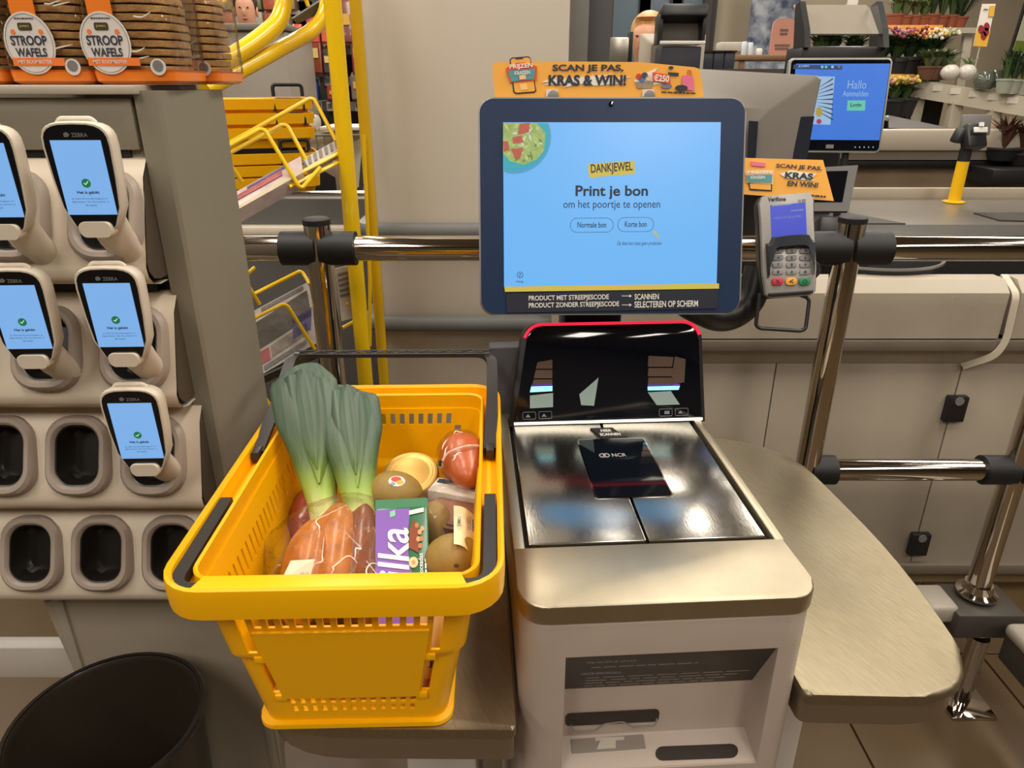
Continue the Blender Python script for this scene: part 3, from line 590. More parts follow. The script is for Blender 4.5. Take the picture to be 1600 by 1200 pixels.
# ------------------------------------------------------------------ shopping basket
BK = thing('shopping_basket', 'yellow plastic shopping basket full of groceries on the steel plate', 'basket', (-.174, .757, PZ + .001), (0, 0, R(1.5)))
BMx = mw(BK)
def interp(t, tab):
    for (a, x), (b, y) in zip(tab, tab[1:]):
        if t <= b: return x + (y - x) * max(0, (t - a)) / (b - a)
    return tab[-1][1]
HX = lambda z: interp(z, ((.010, .100), (.100, .117), (.106, .122), (.19, .134)))
HY = lambda z: interp(z, ((.010, .192), (.100, .198), (.106, .203), (.19, .210)))
def basket():
    rc = .022
    Z0 = [.010, .021, .029, .033, .042, .050, .095, .100, .106, .112, .130, .135, .146, .163, .165, .174, .182, .19]
    bm = BM()
    def wall(side):
        # side: 0 near, 1 far, 2 left, 3 right
        if side < 2:
            n = 13; w = []; holes = []
            us = [-1, -.95, -.86]
            step = 1.66 / n
            for k in range(n): us += [-.83 + step * (k + .25), -.83 + step * (k + .78)]
            us += [.86, .95, 1]
            slit = [(us[1], us[2]), (us[-3], us[-2])]; top = [(us[3 + 2 * k], us[4 + 2 * k]) for k in range(n)]
            def hole(ua, ub, za, zb):
                if (ua, ub) in slit: return (.05 <= za and zb <= .095) or (.112 <= za and zb <= .163)
                if (ua, ub) in top: return ((.165 <= za and zb <= .182) if side else (.146 <= za and zb <= .163)) or (.021 <= za and zb <= .029) or (.033 <= za and zb <= .042)
                return False
        else:
            n = 26; us = [-1]
            step = 1.9 / n
            for k in range(n): us += [-.95 + step * (k + .32), -.95 + step * (k + .62)]
            us += [1]
            top = [(us[1 + 2 * k], us[2 + 2 * k]) for k in range(n)]
            def hole(ua, ub, za, zb):
                if (ua, ub) in top:
                    lowz = .112 if (top.index((ua, ub)) < 3) else .135
                    return (lowz <= za and zb <= .165) or (.050 <= za and zb <= .095 and 20 <= top.index((ua, ub)) < 24)
                return False
        def pt(u, z):
            hx, hy = HX(z), HY(z)
            if side == 0: return V((u * (hx - rc), -hy, z))
            if side == 1: return V((u * (hx - rc), hy, z))
            if side == 2: return V((-hx, u * (hy - rc), z))
            return V((hx, u * (hy - rc), z))
        gv = [[bm.verts.new(pt(u, z)) for u in us] for z in Z0]
        for i in range(len(Z0) - 1):
            for j in range(len(us) - 1):
                if not hole(us[j], us[j + 1], Z0[i], Z0[i + 1]): bm.faces.new((gv[i][j], gv[i][j + 1], gv[i + 1][j + 1], gv[i + 1][j]))
    for s in range(4): wall(s)
    for sx, sy, a0 in ((1, 1, 0), (-1, 1, 90), (-1, -1, 180), (1, -1, 270)):
        rings = [[V((sx * (HX(z) - rc) + rc * math.cos(R(a0 + 15 * k)), sy * (HY(z) - rc) + rc * math.sin(R(a0 + 15 * k)), z)) for k in range(7)] for z in Z0]
        loft(bm, rings, close=False)
    bmesh.ops.remove_doubles(bm, verts=bm.verts, dist=1e-5)
    bmesh.ops.recalc_face_normals(bm, faces=bm.faces)
    bmesh.ops.solidify(bm, geom=list(bm.faces), thickness=.0028)
    part('basket_wall', bm, yel, BK)
    bm = BM(); prism(bm, rrect(.210, .394, .02), 0, .006, bev=.002); prism(bm, rrect(.198, .382, .02), .005, .013); part('basket_floor', bm, yel, BK)
    # rim: channel section swept round the top
    prof = [(0, .186), (0, .211), (.0025, .213), (.004, .211), (.004, .197), (.020, .195), (.0215, .214), (.0245, .218), (.0275, .216), (.0285, .208), (.0275, .184), (.025, .184), (.024, .196), (.023, .192), (.006, .193), (.002, .186)]
    def ring(o, z):
        h, y, r = .134, .210, rc
        return [V((x, yy, z)) for x, yy in rrect(2 * (h + o), 2 * (y + o), r + o * .8, 6)]
    bm = BM(); rings = [ring(o - .0002, z) for o, z in prof]; loft(bm, rings + [rings[0]], cap=False); part('rim', bm, yel, BK, smooth=30)
    # raised label panel on the near wall
    bm = BM(); p = []
    for off in (.0005, .0045):
        p.append([V((u * (HX(z) - rc) * .83, -HY(z) - off, z)) for u, z in ((-1, .045), (1, .045), (1, .143), (-1, .143))])
    loft(bm, p); part('front_panel', bm, yel, BK, smooth=0)
    for sx in (-1, 1):
        for z in (.045, .1035): part('corner_clip', box(BM(), (sx * .87 * (HX(z) - rc), -HY(z) - .001, z), (.012, .006, .008), bev=.001), yel, BK)
    bm = BM(); prism(bm, [(-.128, -.2335), (.128, -.2335), (.120, -.2115), (-.120, -.2115)], .2115, .2145, bev=.001); part('near_rim_cover', bm, yel, BK)
    # handles
    hm = M('handle_black', (34, 31, 28), .45)
    S = lambda w_, h_: rect(w_, h_)
    bm = BM(); pts = fillet([(-.149, .045, .206), (-.152, .16, .226), (-.160, .280, .250), (.150, .280, .248), (.150, .16, .224), (.147, .045, .206)], .028, 6)
    tube(bm, pts, 0, sect=S(.016, .006), up=None if False else (0, .2, 1)); h1 = part('handle', bm, hm, BK, smooth=40)
    bm = BM(); n = 18
    for k in range(n):
        x0, x1 = -.15 + .3 * k / n, -.15 + .3 * (k + 1) / n; s = 1 if k % 2 else -1
        tube(bm, [(x0, .280 - s * .006, .2545), (x1, .280 + s * .006, .2545)], .0012, n=5)
    tube(bm, [(-.155, .288, .2545), (.147, .288, .253)], .0013, n=5); tube(bm, [(-.155, .272, .2545), (.147, .272, .253)], .0013, n=5)
    part('handle_lattice', bm, M('handle_grey', (62, 60, 58), .5), h1)
    for x in (-.148, .147): part('hinge', box(BM(), (x, .043, .206), (.010, .022, .014), bev=.002), hm, BK)
    bm = BM(); pts = fillet([(-.1475, -.07, .206), (-.1475, -.222, .204), (.1475, -.222, .204), (.1475, -.07, .206)], .02, 6)
    tube(bm, pts, 0, sect=S(.013, .012), up=(0, 0, 1)); part('handle', bm, hm, BK, smooth=40)
basket()

# ------------------------------------------------------------------ groceries
def W(px, py, **k): return at(px, py, **k)
FC = lambda p: (CAM - p).normalized()
def leek(root, tip, wtop, label, seed, hue=0):
    d = tip - root; L = d.length
    o = thing('leek', label, 'leek', root, frame(d, FC(root)), 'leeks in the basket')
    m = ramp_mat('leek_skin%d' % seed, 2, [(0, (232, 232, 196)), (L * .22, (212, 218, 140)), (L * .38, (146, 172, 62)), (L * .54, (78, 104, 54)), (L * .72, (66, 86, 62)), (L, (72, 92, 76))], .45, (220, 220, 4), .12, wob=.05)
    r = random.Random(seed)
    bm = BM(); rings = []
    n = 26
    for i in range(n + 1):
        t = i / n; z = t * L
        a = .0175 + (wtop / 2 - .0175) * min(1, max(0, (t - .18) / .5)) ** 1.2; b = .0165 - .005 * t
        if t > .93: a *= 1 - .35 * ((t - .93) / .07) ** 2; b *= 1 - .6 * (t - .93) / .07
        rg = []
        for k in range(28):
            u = k * 2 * math.pi / 28; fold = 1 + .06 * math.sin(u * 3 + seed) * t
            rg.append(V((a * math.cos(u) * (1 + .03 * math.sin(t * 9)), b * math.sin(u) * fold + .004 * math.sin(t * 5 + seed), z + (.014 * math.cos(u + 1.2 * seed) if t > .97 else 0))))
        rings.append(rg)
    loft(bm, rings); part('stalk', bm, m, o)
    for q, (s, z0, z1, off) in enumerate(((-.7, .32, .97, .003), (.8, .28, .93, .0045), (.05, .36, .99, .006))):
        bm = BM(); rings = []
        for i in range(17):
            t = i / 16; z = L * (z0 + (z1 - z0) * t); wv = wtop * .62 * max(.02, math.sin(math.pi * (.01 + .86 * t))) ** .7
            cx = s * wtop * .22 * t
            rings.append([V((cx + wv * u / 2, -.0120 - off + .011 * u * u - .002 * (1 - abs(u)) + .0007 * math.cos(u * 9 + q), z)) for u in [k / 5 - 1 for k in range(11)]] + [V((cx + wv * u / 2, -.0113 - off + .011 * u * u - .002 * (1 - abs(u)) + .0007 * math.cos(u * 9 + q), z)) for u in [1 - k / 5 for k in range(11)]])
        loft(bm, rings); part('leaf', bm, m, o)
    bm = BM()
    for k in range(14):
        a = k * .45; tube(bm, [(.008 * math.cos(a), .008 * math.sin(a), .002), (.013 * math.cos(a), .013 * math.sin(a), -.012)], .0006, n=4)
    part('roots', bm, M('root_white', (214, 206, 176), .7), o)
    return o
l1 = leek(W(512, 838, Z=.905), W(472, 585, Y=.90), .086, 'leek leaning on the left corner of the basket, nearest the black handle', 1)
l2 = leek(W(568, 842, Z=.915), W(541, 612, Y=.895), .083, 'leek with a flat-cut top standing right of the other leek', 2)

def bread():
    rm = ramp_mat('roll_crust', 2, [(-.03, (236, 190, 84)), (0, (218, 148, 36)), (.025, (186, 108, 20))], .42, (60, 60, 14), .15, coat=.2, wob=.02)
    defs = [((478, 870), (-.012, .062), .030, 'leftmost pale golden bread roll in the clear bag beside the price label'), ((520, 852), (-.004, .070), .034, 'large golden brown bread roll second from the left in the bag'), ((560, 850), (.004, .070), .028, 'dark crusted bread roll third from the left in the bag'), ((585, 880), (.012, .060), .024, 'small dark bread roll at the right of the bag beside the chocolate bar')]
    rm2 = ramp_mat('roll_crust_dark', 2, [(-.03, (206, 150, 70)), (0, (170, 98, 30)), (.025, (130, 66, 18))], .4, (60, 60, 14), .15, coat=.25, wob=.02)
    for k, ((px, py), (dx, L), r, lb) in enumerate(defs):
        c = W(px, py + 24, Z=.905); bm = BM(); rings = []
        n = 16
        for i in range(n + 1):
            t = -1 + 2 * i / n; s = max(.12, (1 - abs(t) ** 2.6)) ** .5
            rings.append([V((r * s * math.cos(a) * .95, t * L, r * s * math.sin(a) * .85 + .004 * math.sin(2 * a) * s)) for a in [k * 2 * math.pi / 18 for k in range(18)]])
        loft(bm, rings)
        o = part('bread_roll', bm, rm if k < 2 else rm2, None, c, (R(30), 0, R(3) + dx * 4)); tag(o, lb, 'bread roll', 'bread rolls in the clear bag')
    c = W(535, 880, Z=.915)
    bg = thing('bread_bag', 'clear crinkled plastic bag wrapped around the bread rolls', 'bag', c, (R(30), 0, R(3)))
    bm = BM(); rings = []; rr = random.Random(5)
    for i in range(13):
        t = -1 + 2 * i / 12; s = max(.05, 1 - abs(t) ** 4) ** .5 * (1 if t < .4 else 1 - .55 * (t - .4))
        rings.append([V(((.088 * s) * math.cos(a) * (1 + .05 * math.sin(6 * a + 4 * t)) + rr.uniform(-.002, .002), t * .088, (.040 * s) * math.sin(a) * (1 + .10 * math.sin(5 * a + i)) + rr.uniform(-.002, .002))) for a in [k * 2 * math.pi / 28 for k in range(28)]])
    loft(bm, rings); part('bag_film', bm, film, bg, smooth=60)
    glint = M('painted_glint', (250, 244, 232), .12, alpha=.75)  # near-white tubes put the highlights along the creases into the colour
    for q in range(16):
        a, t = rr.uniform(.35, 2.1), rr.uniform(-.85, .3); pts = []
        for s in range(5):
            tt, aa = t + s * rr.uniform(.04, .10), a + s * rr.uniform(-.10, .04); sc_ = max(.05, 1 - abs(tt) ** 4) ** .5
            pts.append((.0885 * sc_ * math.cos(aa), tt * .088, .0415 * sc_ * math.sin(aa)))
        bm = BM(); fp = fillet(pts, .02, 4); tube(bm, fp, [.0002 + .0006 * math.sin(math.pi * i / (len(fp) - 1)) for i in range(len(fp))], n=5); part('film_crease_glint', bm, glint, bg)
    lm = M('price_label', (226, 212, 188), .6)
    p = [W(455, 876, Z=.945), W(492, 874, Z=.952), W(484, 906, Z=.934), W(440, 906, Z=.93)]
    I = mw(bg).inverted(); bm = BM(); quad(bm, [I @ q for q in p], .0006); pl = part('price_label', bm, lm, bg, smooth=0)
    ex = (p[1] - p[0]).normalized(); nz = (p[3] - p[0]).cross(ex).normalized() * -1; nz = nz if nz.dot(FC(p[0])) > 0 else -nz
    ey = nz.cross(ex); rt = (I.to_3x3() @ Matrix((ex, ey, nz)).transposed()).to_euler()
    cc = (p[0] + p[1] + p[2] + p[3]) / 4
    text('~', pl, I @ (cc + ey * .006 + nz * .001), .020, .003, ink, rot=rt); text('|||| |||', pl, I @ (cc + ex * .008 - ey * .006 + nz * .001), .010, .006, ink, rot=rt)
bread()

def chocolate():
    tl, tr, br = W(585, 784, Y=.700), W(668, 771, Y=.705), W(679, 912, Y=.625)
    c = (W(585, 784, Y=.700) + W(668, 771, Y=.705)) / 2; b = (W(594, 912, Y=.622) + br) / 2
    up = c - b; wd = .078; L = .155
    base = c - up.normalized() * L
    o = thing('chocolate_bar', 'purple and green milk chocolate bar leaning between bread and kiwis', 'chocolate bar', base, frame(up, FC(c)))
    o.rotation_euler.rotate_axis('Y', R(3))
    m = mw(o); wd = abs(loc(m, 668, 780, y=0).x - loc(m, 586, 790, y=0).x)
    cx = (loc(m, 668, 780, y=0).x + loc(m, 586, 790, y=0).x) / 2
    pur = M('purple_foil', (128, 92, 176), .35, coat=.3); grn = M('green_foil', (30, 96, 58), .35, coat=.3)
    bm = BM(); box(bm, (cx, .006, L / 2 - .004), (wd, .011, L - .014), bev=.003); wr = part('wrapper', bm, grn, o)
    bm = BM(); rings = [[V((cx + wd / 2 * s, .004 + .0012 * math.sin(30 * z) , L - .012 + z)) for s in (-1, 1)] + [V((cx + wd / 2 * s, .0055 + .0012 * math.sin(30 * z), L - .012 + z)) for s in (1, -1)] for z in (0, .004, .008, .012)]
    loft(bm, rings); part('crimped_seal', bm, M('green_seal', (58, 118, 82), .4), o, smooth=0)
    # purple field with a wavy right edge
    bm = BM(); n = 12; le = [(cx - wd * .49, L - .014), (cx - wd * .49, .004)]; ri = [(cx + wd * (.12 + .10 * (1 - i / n) + .05 * math.sin(i * .6)), .004 + (L - .018) * i / n) for i in range(n + 1)]
    prism(bm, [le[0], le[1]] + ri, -.0002, .0004, XZ); pf = part('purple_field', bm, pur, wr, smooth=0)
    for v in pf.data.vertices: v.co.y += .0005 - .0005
    wh = M('logo_white', (236, 232, 236), .45); F0 = -.0012
    text('Milka', wr, (cx - wd * .16, F0, .072), .092, .034, wh, roll=R(90), bold=.012, skew=.2)
    text('Avellanas troceadas', wr, (cx + wd * .33, F0, .060), .055, .005, wh, roll=R(90), bold=.01)
    text('~', wr, (cx + wd * .42, F0, .056), .050, .003, wh, roll=R(90))
    nut = M('chocolate_piece', (128, 62, 34), .4); hz = M('hazelnut', (226, 194, 146), .5)
    P = lambda nm, pts, mt, up_: part(nm, prism(BM(), [(cx + x * wd, z) for x, z in pts], F0 * -1 - .0008, F0 * -1 - .0008 + up_, XZ), mt, wr, smooth=0)
    P('chocolate_print', [(.12, .095), (.30, .088), (.30, .118), (.22, .128), (.14, .115)], nut, .0006)
    for k, (x, z) in enumerate(((.28, .120), (.33, .112), (.36, .104), (.30, .104), (.33, .096), (.38, .116))): P('nut_print', [(x + .04 * math.cos(a), z + .0032 * math.sin(a)) for a in [q * .785 for q in range(8)]], M('nut%d' % (k % 2), ((176, 110, 62), (206, 150, 96))[k % 2], .5), .0010)
    P('nut_print', [(.20 + .085 * math.cos(a), .078 + .0062 * math.sin(a)) for a in [q * .524 for q in range(12)]], hz, .0008)
    P('nut_print', [(.20 + .035 * math.cos(a), .078 + .0026 * math.sin(a)) for a in [q * .785 for q in range(8)]], M('hazelnut_core', (190, 140, 84), .5), .0012)
    P('leaf_print', [(.06, .080), (.12, .086), (.16, .082), (.12, .078)], M('leaf_green', (70, 130, 60), .5), .0006)
    P('badge_print', [(.14, .133), (.42, .136), (.42, .141), (.14, .138)], paper, .0006); P('badge_print', [(-.22, .131), (-.12, .133), (-.12, .140), (-.22, .138)], M('badge_green', (120, 190, 150), .5), .0006)
chocolate()

def kiwis():
    km = M('kiwi_skin', (140, 112, 48), .55, var=.22, scale=120, bump=.25, bscale=900)
    dat = [((617, 770), .055, .94, (.036, .030, .027), 'golden kiwi with a round brand sticker under the jar lid', R(10)),
           ((680, 824), .05, .925, (.022, .028, .033), 'golden kiwi peeking out right behind the chocolate bar', 0),
           ((706, 873), .05, .93, (.033, .028, .028), 'golden kiwi with a dark stem end at the front right corner', R(-20))]
    ks = []
    for (px, py), _, z, s, lb, rz in dat:
        c = W(px, py, Z=z); bm = BM(); ball(bm, (0, 0, 0), s, 24, 16)
        o = part('kiwi', bm, km, None, c, (0, rz, 0)); tag(o, lb, 'kiwi', 'golden kiwis in the basket'); ks.append((o, c, s))
    o, c, s = ks[0]
    def on_fruit(px, py):
        Mx = mw(o); I = Mx.inverted(); q = I @ CAM; d = I.to_3x3() @ ray(px, py)
        Q = V((q.x / s[0], q.y / s[1], q.z / s[2])); D = V((d.x / s[0], d.y / s[1], d.z / s[2]))
        A, B, Cc = D.dot(D), 2 * Q.dot(D), Q.dot(Q) - 1; t = (-B - math.sqrt(max(0, B * B - 4 * A * Cc))) / (2 * A)
        return q + d * t
    def stick(nm, cx, cy, rx, ry, mt, up):
        bm = BM(); c0 = on_fruit(cx, cy) * (1 + up); vc = bm.verts.new(c0); ring = [bm.verts.new(on_fruit(cx + rx * math.cos(a), cy + ry * math.sin(a)) * (1 + up)) for a in [k * .3927 for k in range(16)]]
        for i in range(16): bm.faces.new((vc, ring[i], ring[(i + 1) % 16]))
        part(nm, bm, mt, o)
    stick('sticker', 620, 752, 13, 8, paper, .012); stick('sticker_print', 619, 749, 8, 4, M('sticker_red', (208, 70, 50), .5), .02); stick('sticker_print', 625, 754, 6, 3.4, M('sticker_orange', (236, 160, 50), .5), .022); stick('sticker_print', 614, 756, 4, 2.5, M('sticker_blue', (120, 150, 170), .5), .024)
    o, c, s = ks[2]
    stick('stem_end', 713, 884, 4, 3, M('stem_dark', (70, 52, 28), .7), .012)
kiwis()

def jar():
    c = W(641, 742, Z=.945); o = thing('glass_jar', 'glass jar with a gold screw lid lying tilted by the far wall', 'jar', c, frame(V((-.05, -.30, .9)), FC(c)))
    gold = M('gold_lid', (200, 156, 78), .36, .5, var=.04)
    bm = BM(); lathe(bm, [(.0365, -.012), (.038, -.010), (.038, .001), (.0365, .004), (.033, .0048), (.031, .0042), (.027, .0030), (.025, .0036), (.001, .0036)], 36); part('lid', bm, gold, o)
    bm = BM(); lathe(bm, [(.028, -.095), (.036, -.092), (.038, -.085), (.038, -.03), (.034, -.018), (.033, -.012)], 32); part('jar_body', bm, M('jar_contents', (186, 150, 90), .15, coat=.8, var=.2), o)
jar()

def sausage():
    a, b = W(735, 752, Z=.955), W(716, 692, Y=.86); c = (a + b) / 2
    o = thing('wrapped_sausage', 'red-brown sausage shrink-wrapped in clear film in the far right corner', 'sausage', c, frame(b - a, FC(c)))
    bm = BM(); rings = []
    for i in range(19):
        t = -1 + 2 * i / 18; r = .031 * max(.05, 1 - abs(t) ** 2.6) ** .5 * (1 - .18 * (1 if t < -.15 else 0) * min(1, (-.15 - t) * 3))
        rings.append([V((r * math.cos(x) * 1.02, r * math.sin(x) * .95, t * .048)) for x in [k * 2 * math.pi / 24 for k in range(24)]])
    loft(bm, rings); part('sausage_body', bm, M('sausage_red', (190, 92, 40), .4, var=.18, scale=60, coat=.3), o)
    bm = BM(); rr = random.Random(9); rings = []
    for i in range(13):
        t = -1 + 2 * i / 12; r = .0335 * max(.12, 1 - abs(t) ** 3) ** .5
        rings.append([V((r * math.cos(x) + rr.uniform(-.0012, .0012), r * math.sin(x) + rr.uniform(-.0012, .0012), t * .052)) for x in [k * 2 * math.pi / 26 for k in range(26)]])
    loft(bm, rings); part('wrap_film', bm, film, o, smooth=50)
    bm = BM(); tube(bm, [(-.030, -.022, -.022), (-.028, -.026, -.016)], .0035, n=8); part('metal_clip', bm, chrome, o)
    for q in range(5):
        a = rr.uniform(3.9, 5.6); z = rr.uniform(-.03, .02); bm = BM(); tube(bm, [(.034 * math.cos(a + .12 * s), .034 * math.sin(a + .12 * s), z + s * rr.uniform(-.001, .006)) for s in range(4)], [.0003, .0009, .0008, .0003], n=5); part('film_crease_glint', bm, M('painted_glint', (250, 244, 232)), o)  # bright tubes paint glints along the folds of the wrap
    bm = BM(); tube(bm, fillet([(-.028, -.024, -.018), (-.018, -.031, -.010), (.010, -.034, -.012), (.028, -.02, -.006)], .01), .0016, n=6); part('film_fold', bm, M('film_crease_glint', (226, 196, 176), .2, alpha=.55), o)
sausage()

def carton():
    tl, tr, br, bl = W(688, 734, Z=.945), W(752, 746, Z=.945), W(757, 778, Z=.945), W(676, 764, Z=.945)
    c = (tl + tr + br + bl) / 4; ex = ((tr - tl) + (br - bl)).normalized(); rz = math.atan2(ex.y, ex.x)
    o = thing('dessert_pack', 'chocolate dessert pack in a white printed sleeve below the sausage', 'food pack', V((c.x, c.y - .02, .80)), (0, 0, rz))
    h = .945 - .80
    bm = BM(); box(bm, (0, .008, h - .02), (.078, .034, .04), bev=.002); sv = part('sleeve', bm, M('sleeve_white', (222, 212, 200), .5), o)
    [text('~', sv, (.012, .018 - .004 * q, h + .0006), .046 - .003 * q, .0028, ink, rot=(0, 0, 0)) for q in range(4)]
    bm = BM(); box(bm, (-.022, .016, h + .0004), (.026, .009, .001)); part('sleeve_print', bm, ink, sv, smooth=0)
    tub = M('chocolate_tub', (112, 68, 46), .38, var=.08)
    bm = BM(); prism(bm, rrect(.074, .060, .012, c=(.004, -.041)), h - .09, h - .006, bev=.006, seg=3); part('tub', bm, tub, o)
    bm = BM(); prism(bm, rrect(.062, .048, .010, c=(.004, -.041)), h - .008, h - .004); part('tub_lid', bm, M('tub_lid', (128, 82, 58), .3, coat=.4), o)
carton()

def kiwi_label():
    o = thing('kiwi_pack_label', 'curved cream price label on the front right kiwi', 'label', W(727, 830, Z=.955))
    I = mw(o).inverted(); lm = M('label_cream', (228, 210, 170), .6)
    L0, L1 = [(709, 790), (709, 825), (709, 850)], [(738, 800), (746, 835), (742, 868)]
    rows = []
    for s in range(7):
        u = s / 6; row = []
        for v in range(5):
            k = v / 4; xl, yl = 709, 790 + 60 * k; xr = 738 + 10 * math.sin(k * 3.0), 
            xr, yr = 736 + 9 * math.sin(math.pi * (.2 + .7 * k)), 806 + 62 * k
            row.append(I @ W(xl + (xr - xl) * u, yl + (yr - yl) * u - 5 * math.sin(math.pi * u) , Z=.962 - .020 * u * u))
        rows.append(row)
    bm = BM(); gv = [[bm.verts.new(p) for p in r] for r in rows]
    for a, b in zip(gv, gv[1:]):
        for i in range(4): bm.faces.new((a[i], a[i + 1], b[i + 1], b[i]))
    bmesh.ops.solidify(bm, geom=list(bm.faces), thickness=.0004)
    pl = part('label_sheet', bm, lm, o)
    p = rows[2][2]; ex = (rows[2][0] - rows[2][4]).normalized(); nz = FC(W(727, 830, Z=.955)); nz = (nz - ex * nz.dot(ex)).normalized(); ey = nz.cross(ex); rt = Matrix((ex, ey, nz)).transposed().to_euler()
    text('JUMBO', pl, rows[2][2] + nz * .005 + ey * .002, .018, .005, ink, rot=rt, bold=.03)
    text('KIWI SUNGOLD', pl, rows[4][2] + nz * .008, .026, .005, ink, rot=rt, bold=.01)
    text('~', pl, rows[5][2] + nz * .009, .024, .003, ink, rot=rt)
    c = W(735, 845, Z=.94)
    k = thing('kiwi_net_bag', 'thin clear film bag around the kiwis', 'bag', W(700, 850, Z=.90))
    bm = BM(); ball(bm, (0, 0, .025), (.052, .058, .050), 20, 12, (0, R(10), 0)); rr = random.Random(2)
    for v in bm.verts: v.co += V((rr.uniform(-.0015, .0015), rr.uniform(-.0015, .0015), rr.uniform(-.0015, .0015)))
    part('bag_film', bm, film, k, smooth=60)
kiwi_label()

def fillers():
    pk = M('kraft_paper', (206, 176, 128), .7, bump=.3, bscale=60)
    bm = BM(); p = [W(676, 872, Z=.905), W(690, 880, Z=.915), W(712, 906, Z=.90), W(676, 912, Z=.88)]; c = p[0].copy(); 
    quad(bm, [q - c for q in p], .02); o = part('paper_packet', bm, pk, None, c, smooth=0); tag(o, 'folded beige paper packet under the front right kiwi', 'packet')
    # bag of dried fruit on the far left floor of the basket and packs underneath
    rb = M('fruit_red', (150, 52, 22), .35, coat=.5, var=.35, scale=90)
    c = W(487, 812, Z=.87); bm = BM(); ball(bm, (0, 0, 0), (.034, .06, .042), 18, 12); rr = random.Random(4)
    for v in bm.verts: v.co *= 1 + rr.uniform(-.05, .05)
    o = part('tomato_pack', bm, rb, None, c, smooth=60); tag(o, 'shiny dark red food pack low on the left behind the leek roots', 'food pack')
    wp = M('mince_pink', (206, 140, 110), .45, var=.25, scale=90)
    T = mw(BK)
    c = T @ V((.030, -.100, .030)); bm = BM(); box(bm, (0, 0, 0), (.125, .155, .034), bev=.006); o = part('meat_tray', bm, wp, None, c, (0, 0, R(2))); tag(o, 'pink food tray seen through the lower front slots', 'food tray')
    bm = BM(); box(bm, (0, 0, 0), (.030, .010, .050), bev=.001); o2 = part('white_packet', bm, paper, None, T @ V((.084, -.178, .115)), (0, 0, R(2))); tag(o2, 'white packet behind the right front slit of the basket', 'packet')
    bm = BM(); box(bm, (0, 0, 0), (.030, .010, .035), bev=.001); o3 = part('yellow_packet', bm, M('label_amber', (226, 176, 90), .5), None, T @ V((.083, -.178, .070)), (0, 0, R(2))); tag(o3, 'amber printed packet below the white packet behind the front slit', 'packet')
    text('JU', o3, (.004, -.0056, .004), .012, .010, ink, bold=.04)
    bm = BM(); box(bm, (0, 0, 0), (.06, .13, .05), bev=.008); o4 = part('brown_pack', bm, M('brown_pack', (122, 84, 48), .5), None, T @ V((-.058, -.090, .044)), (0, 0, 0)); tag(o4, 'low brown pack at the bottom left below the bread', 'food pack')
    bm = BM(); box(bm, (0, 0, 0), (.16, .12, .05), bev=.01); o5 = part('dark_pack', bm, M('pack_dark', (70, 50, 34), .5), None, T @ V((-.01, .075, .042)), (0, 0, 0)); tag(o5, 'flat dark pack on the basket floor under the jar and kiwis', 'food pack')
fillers()

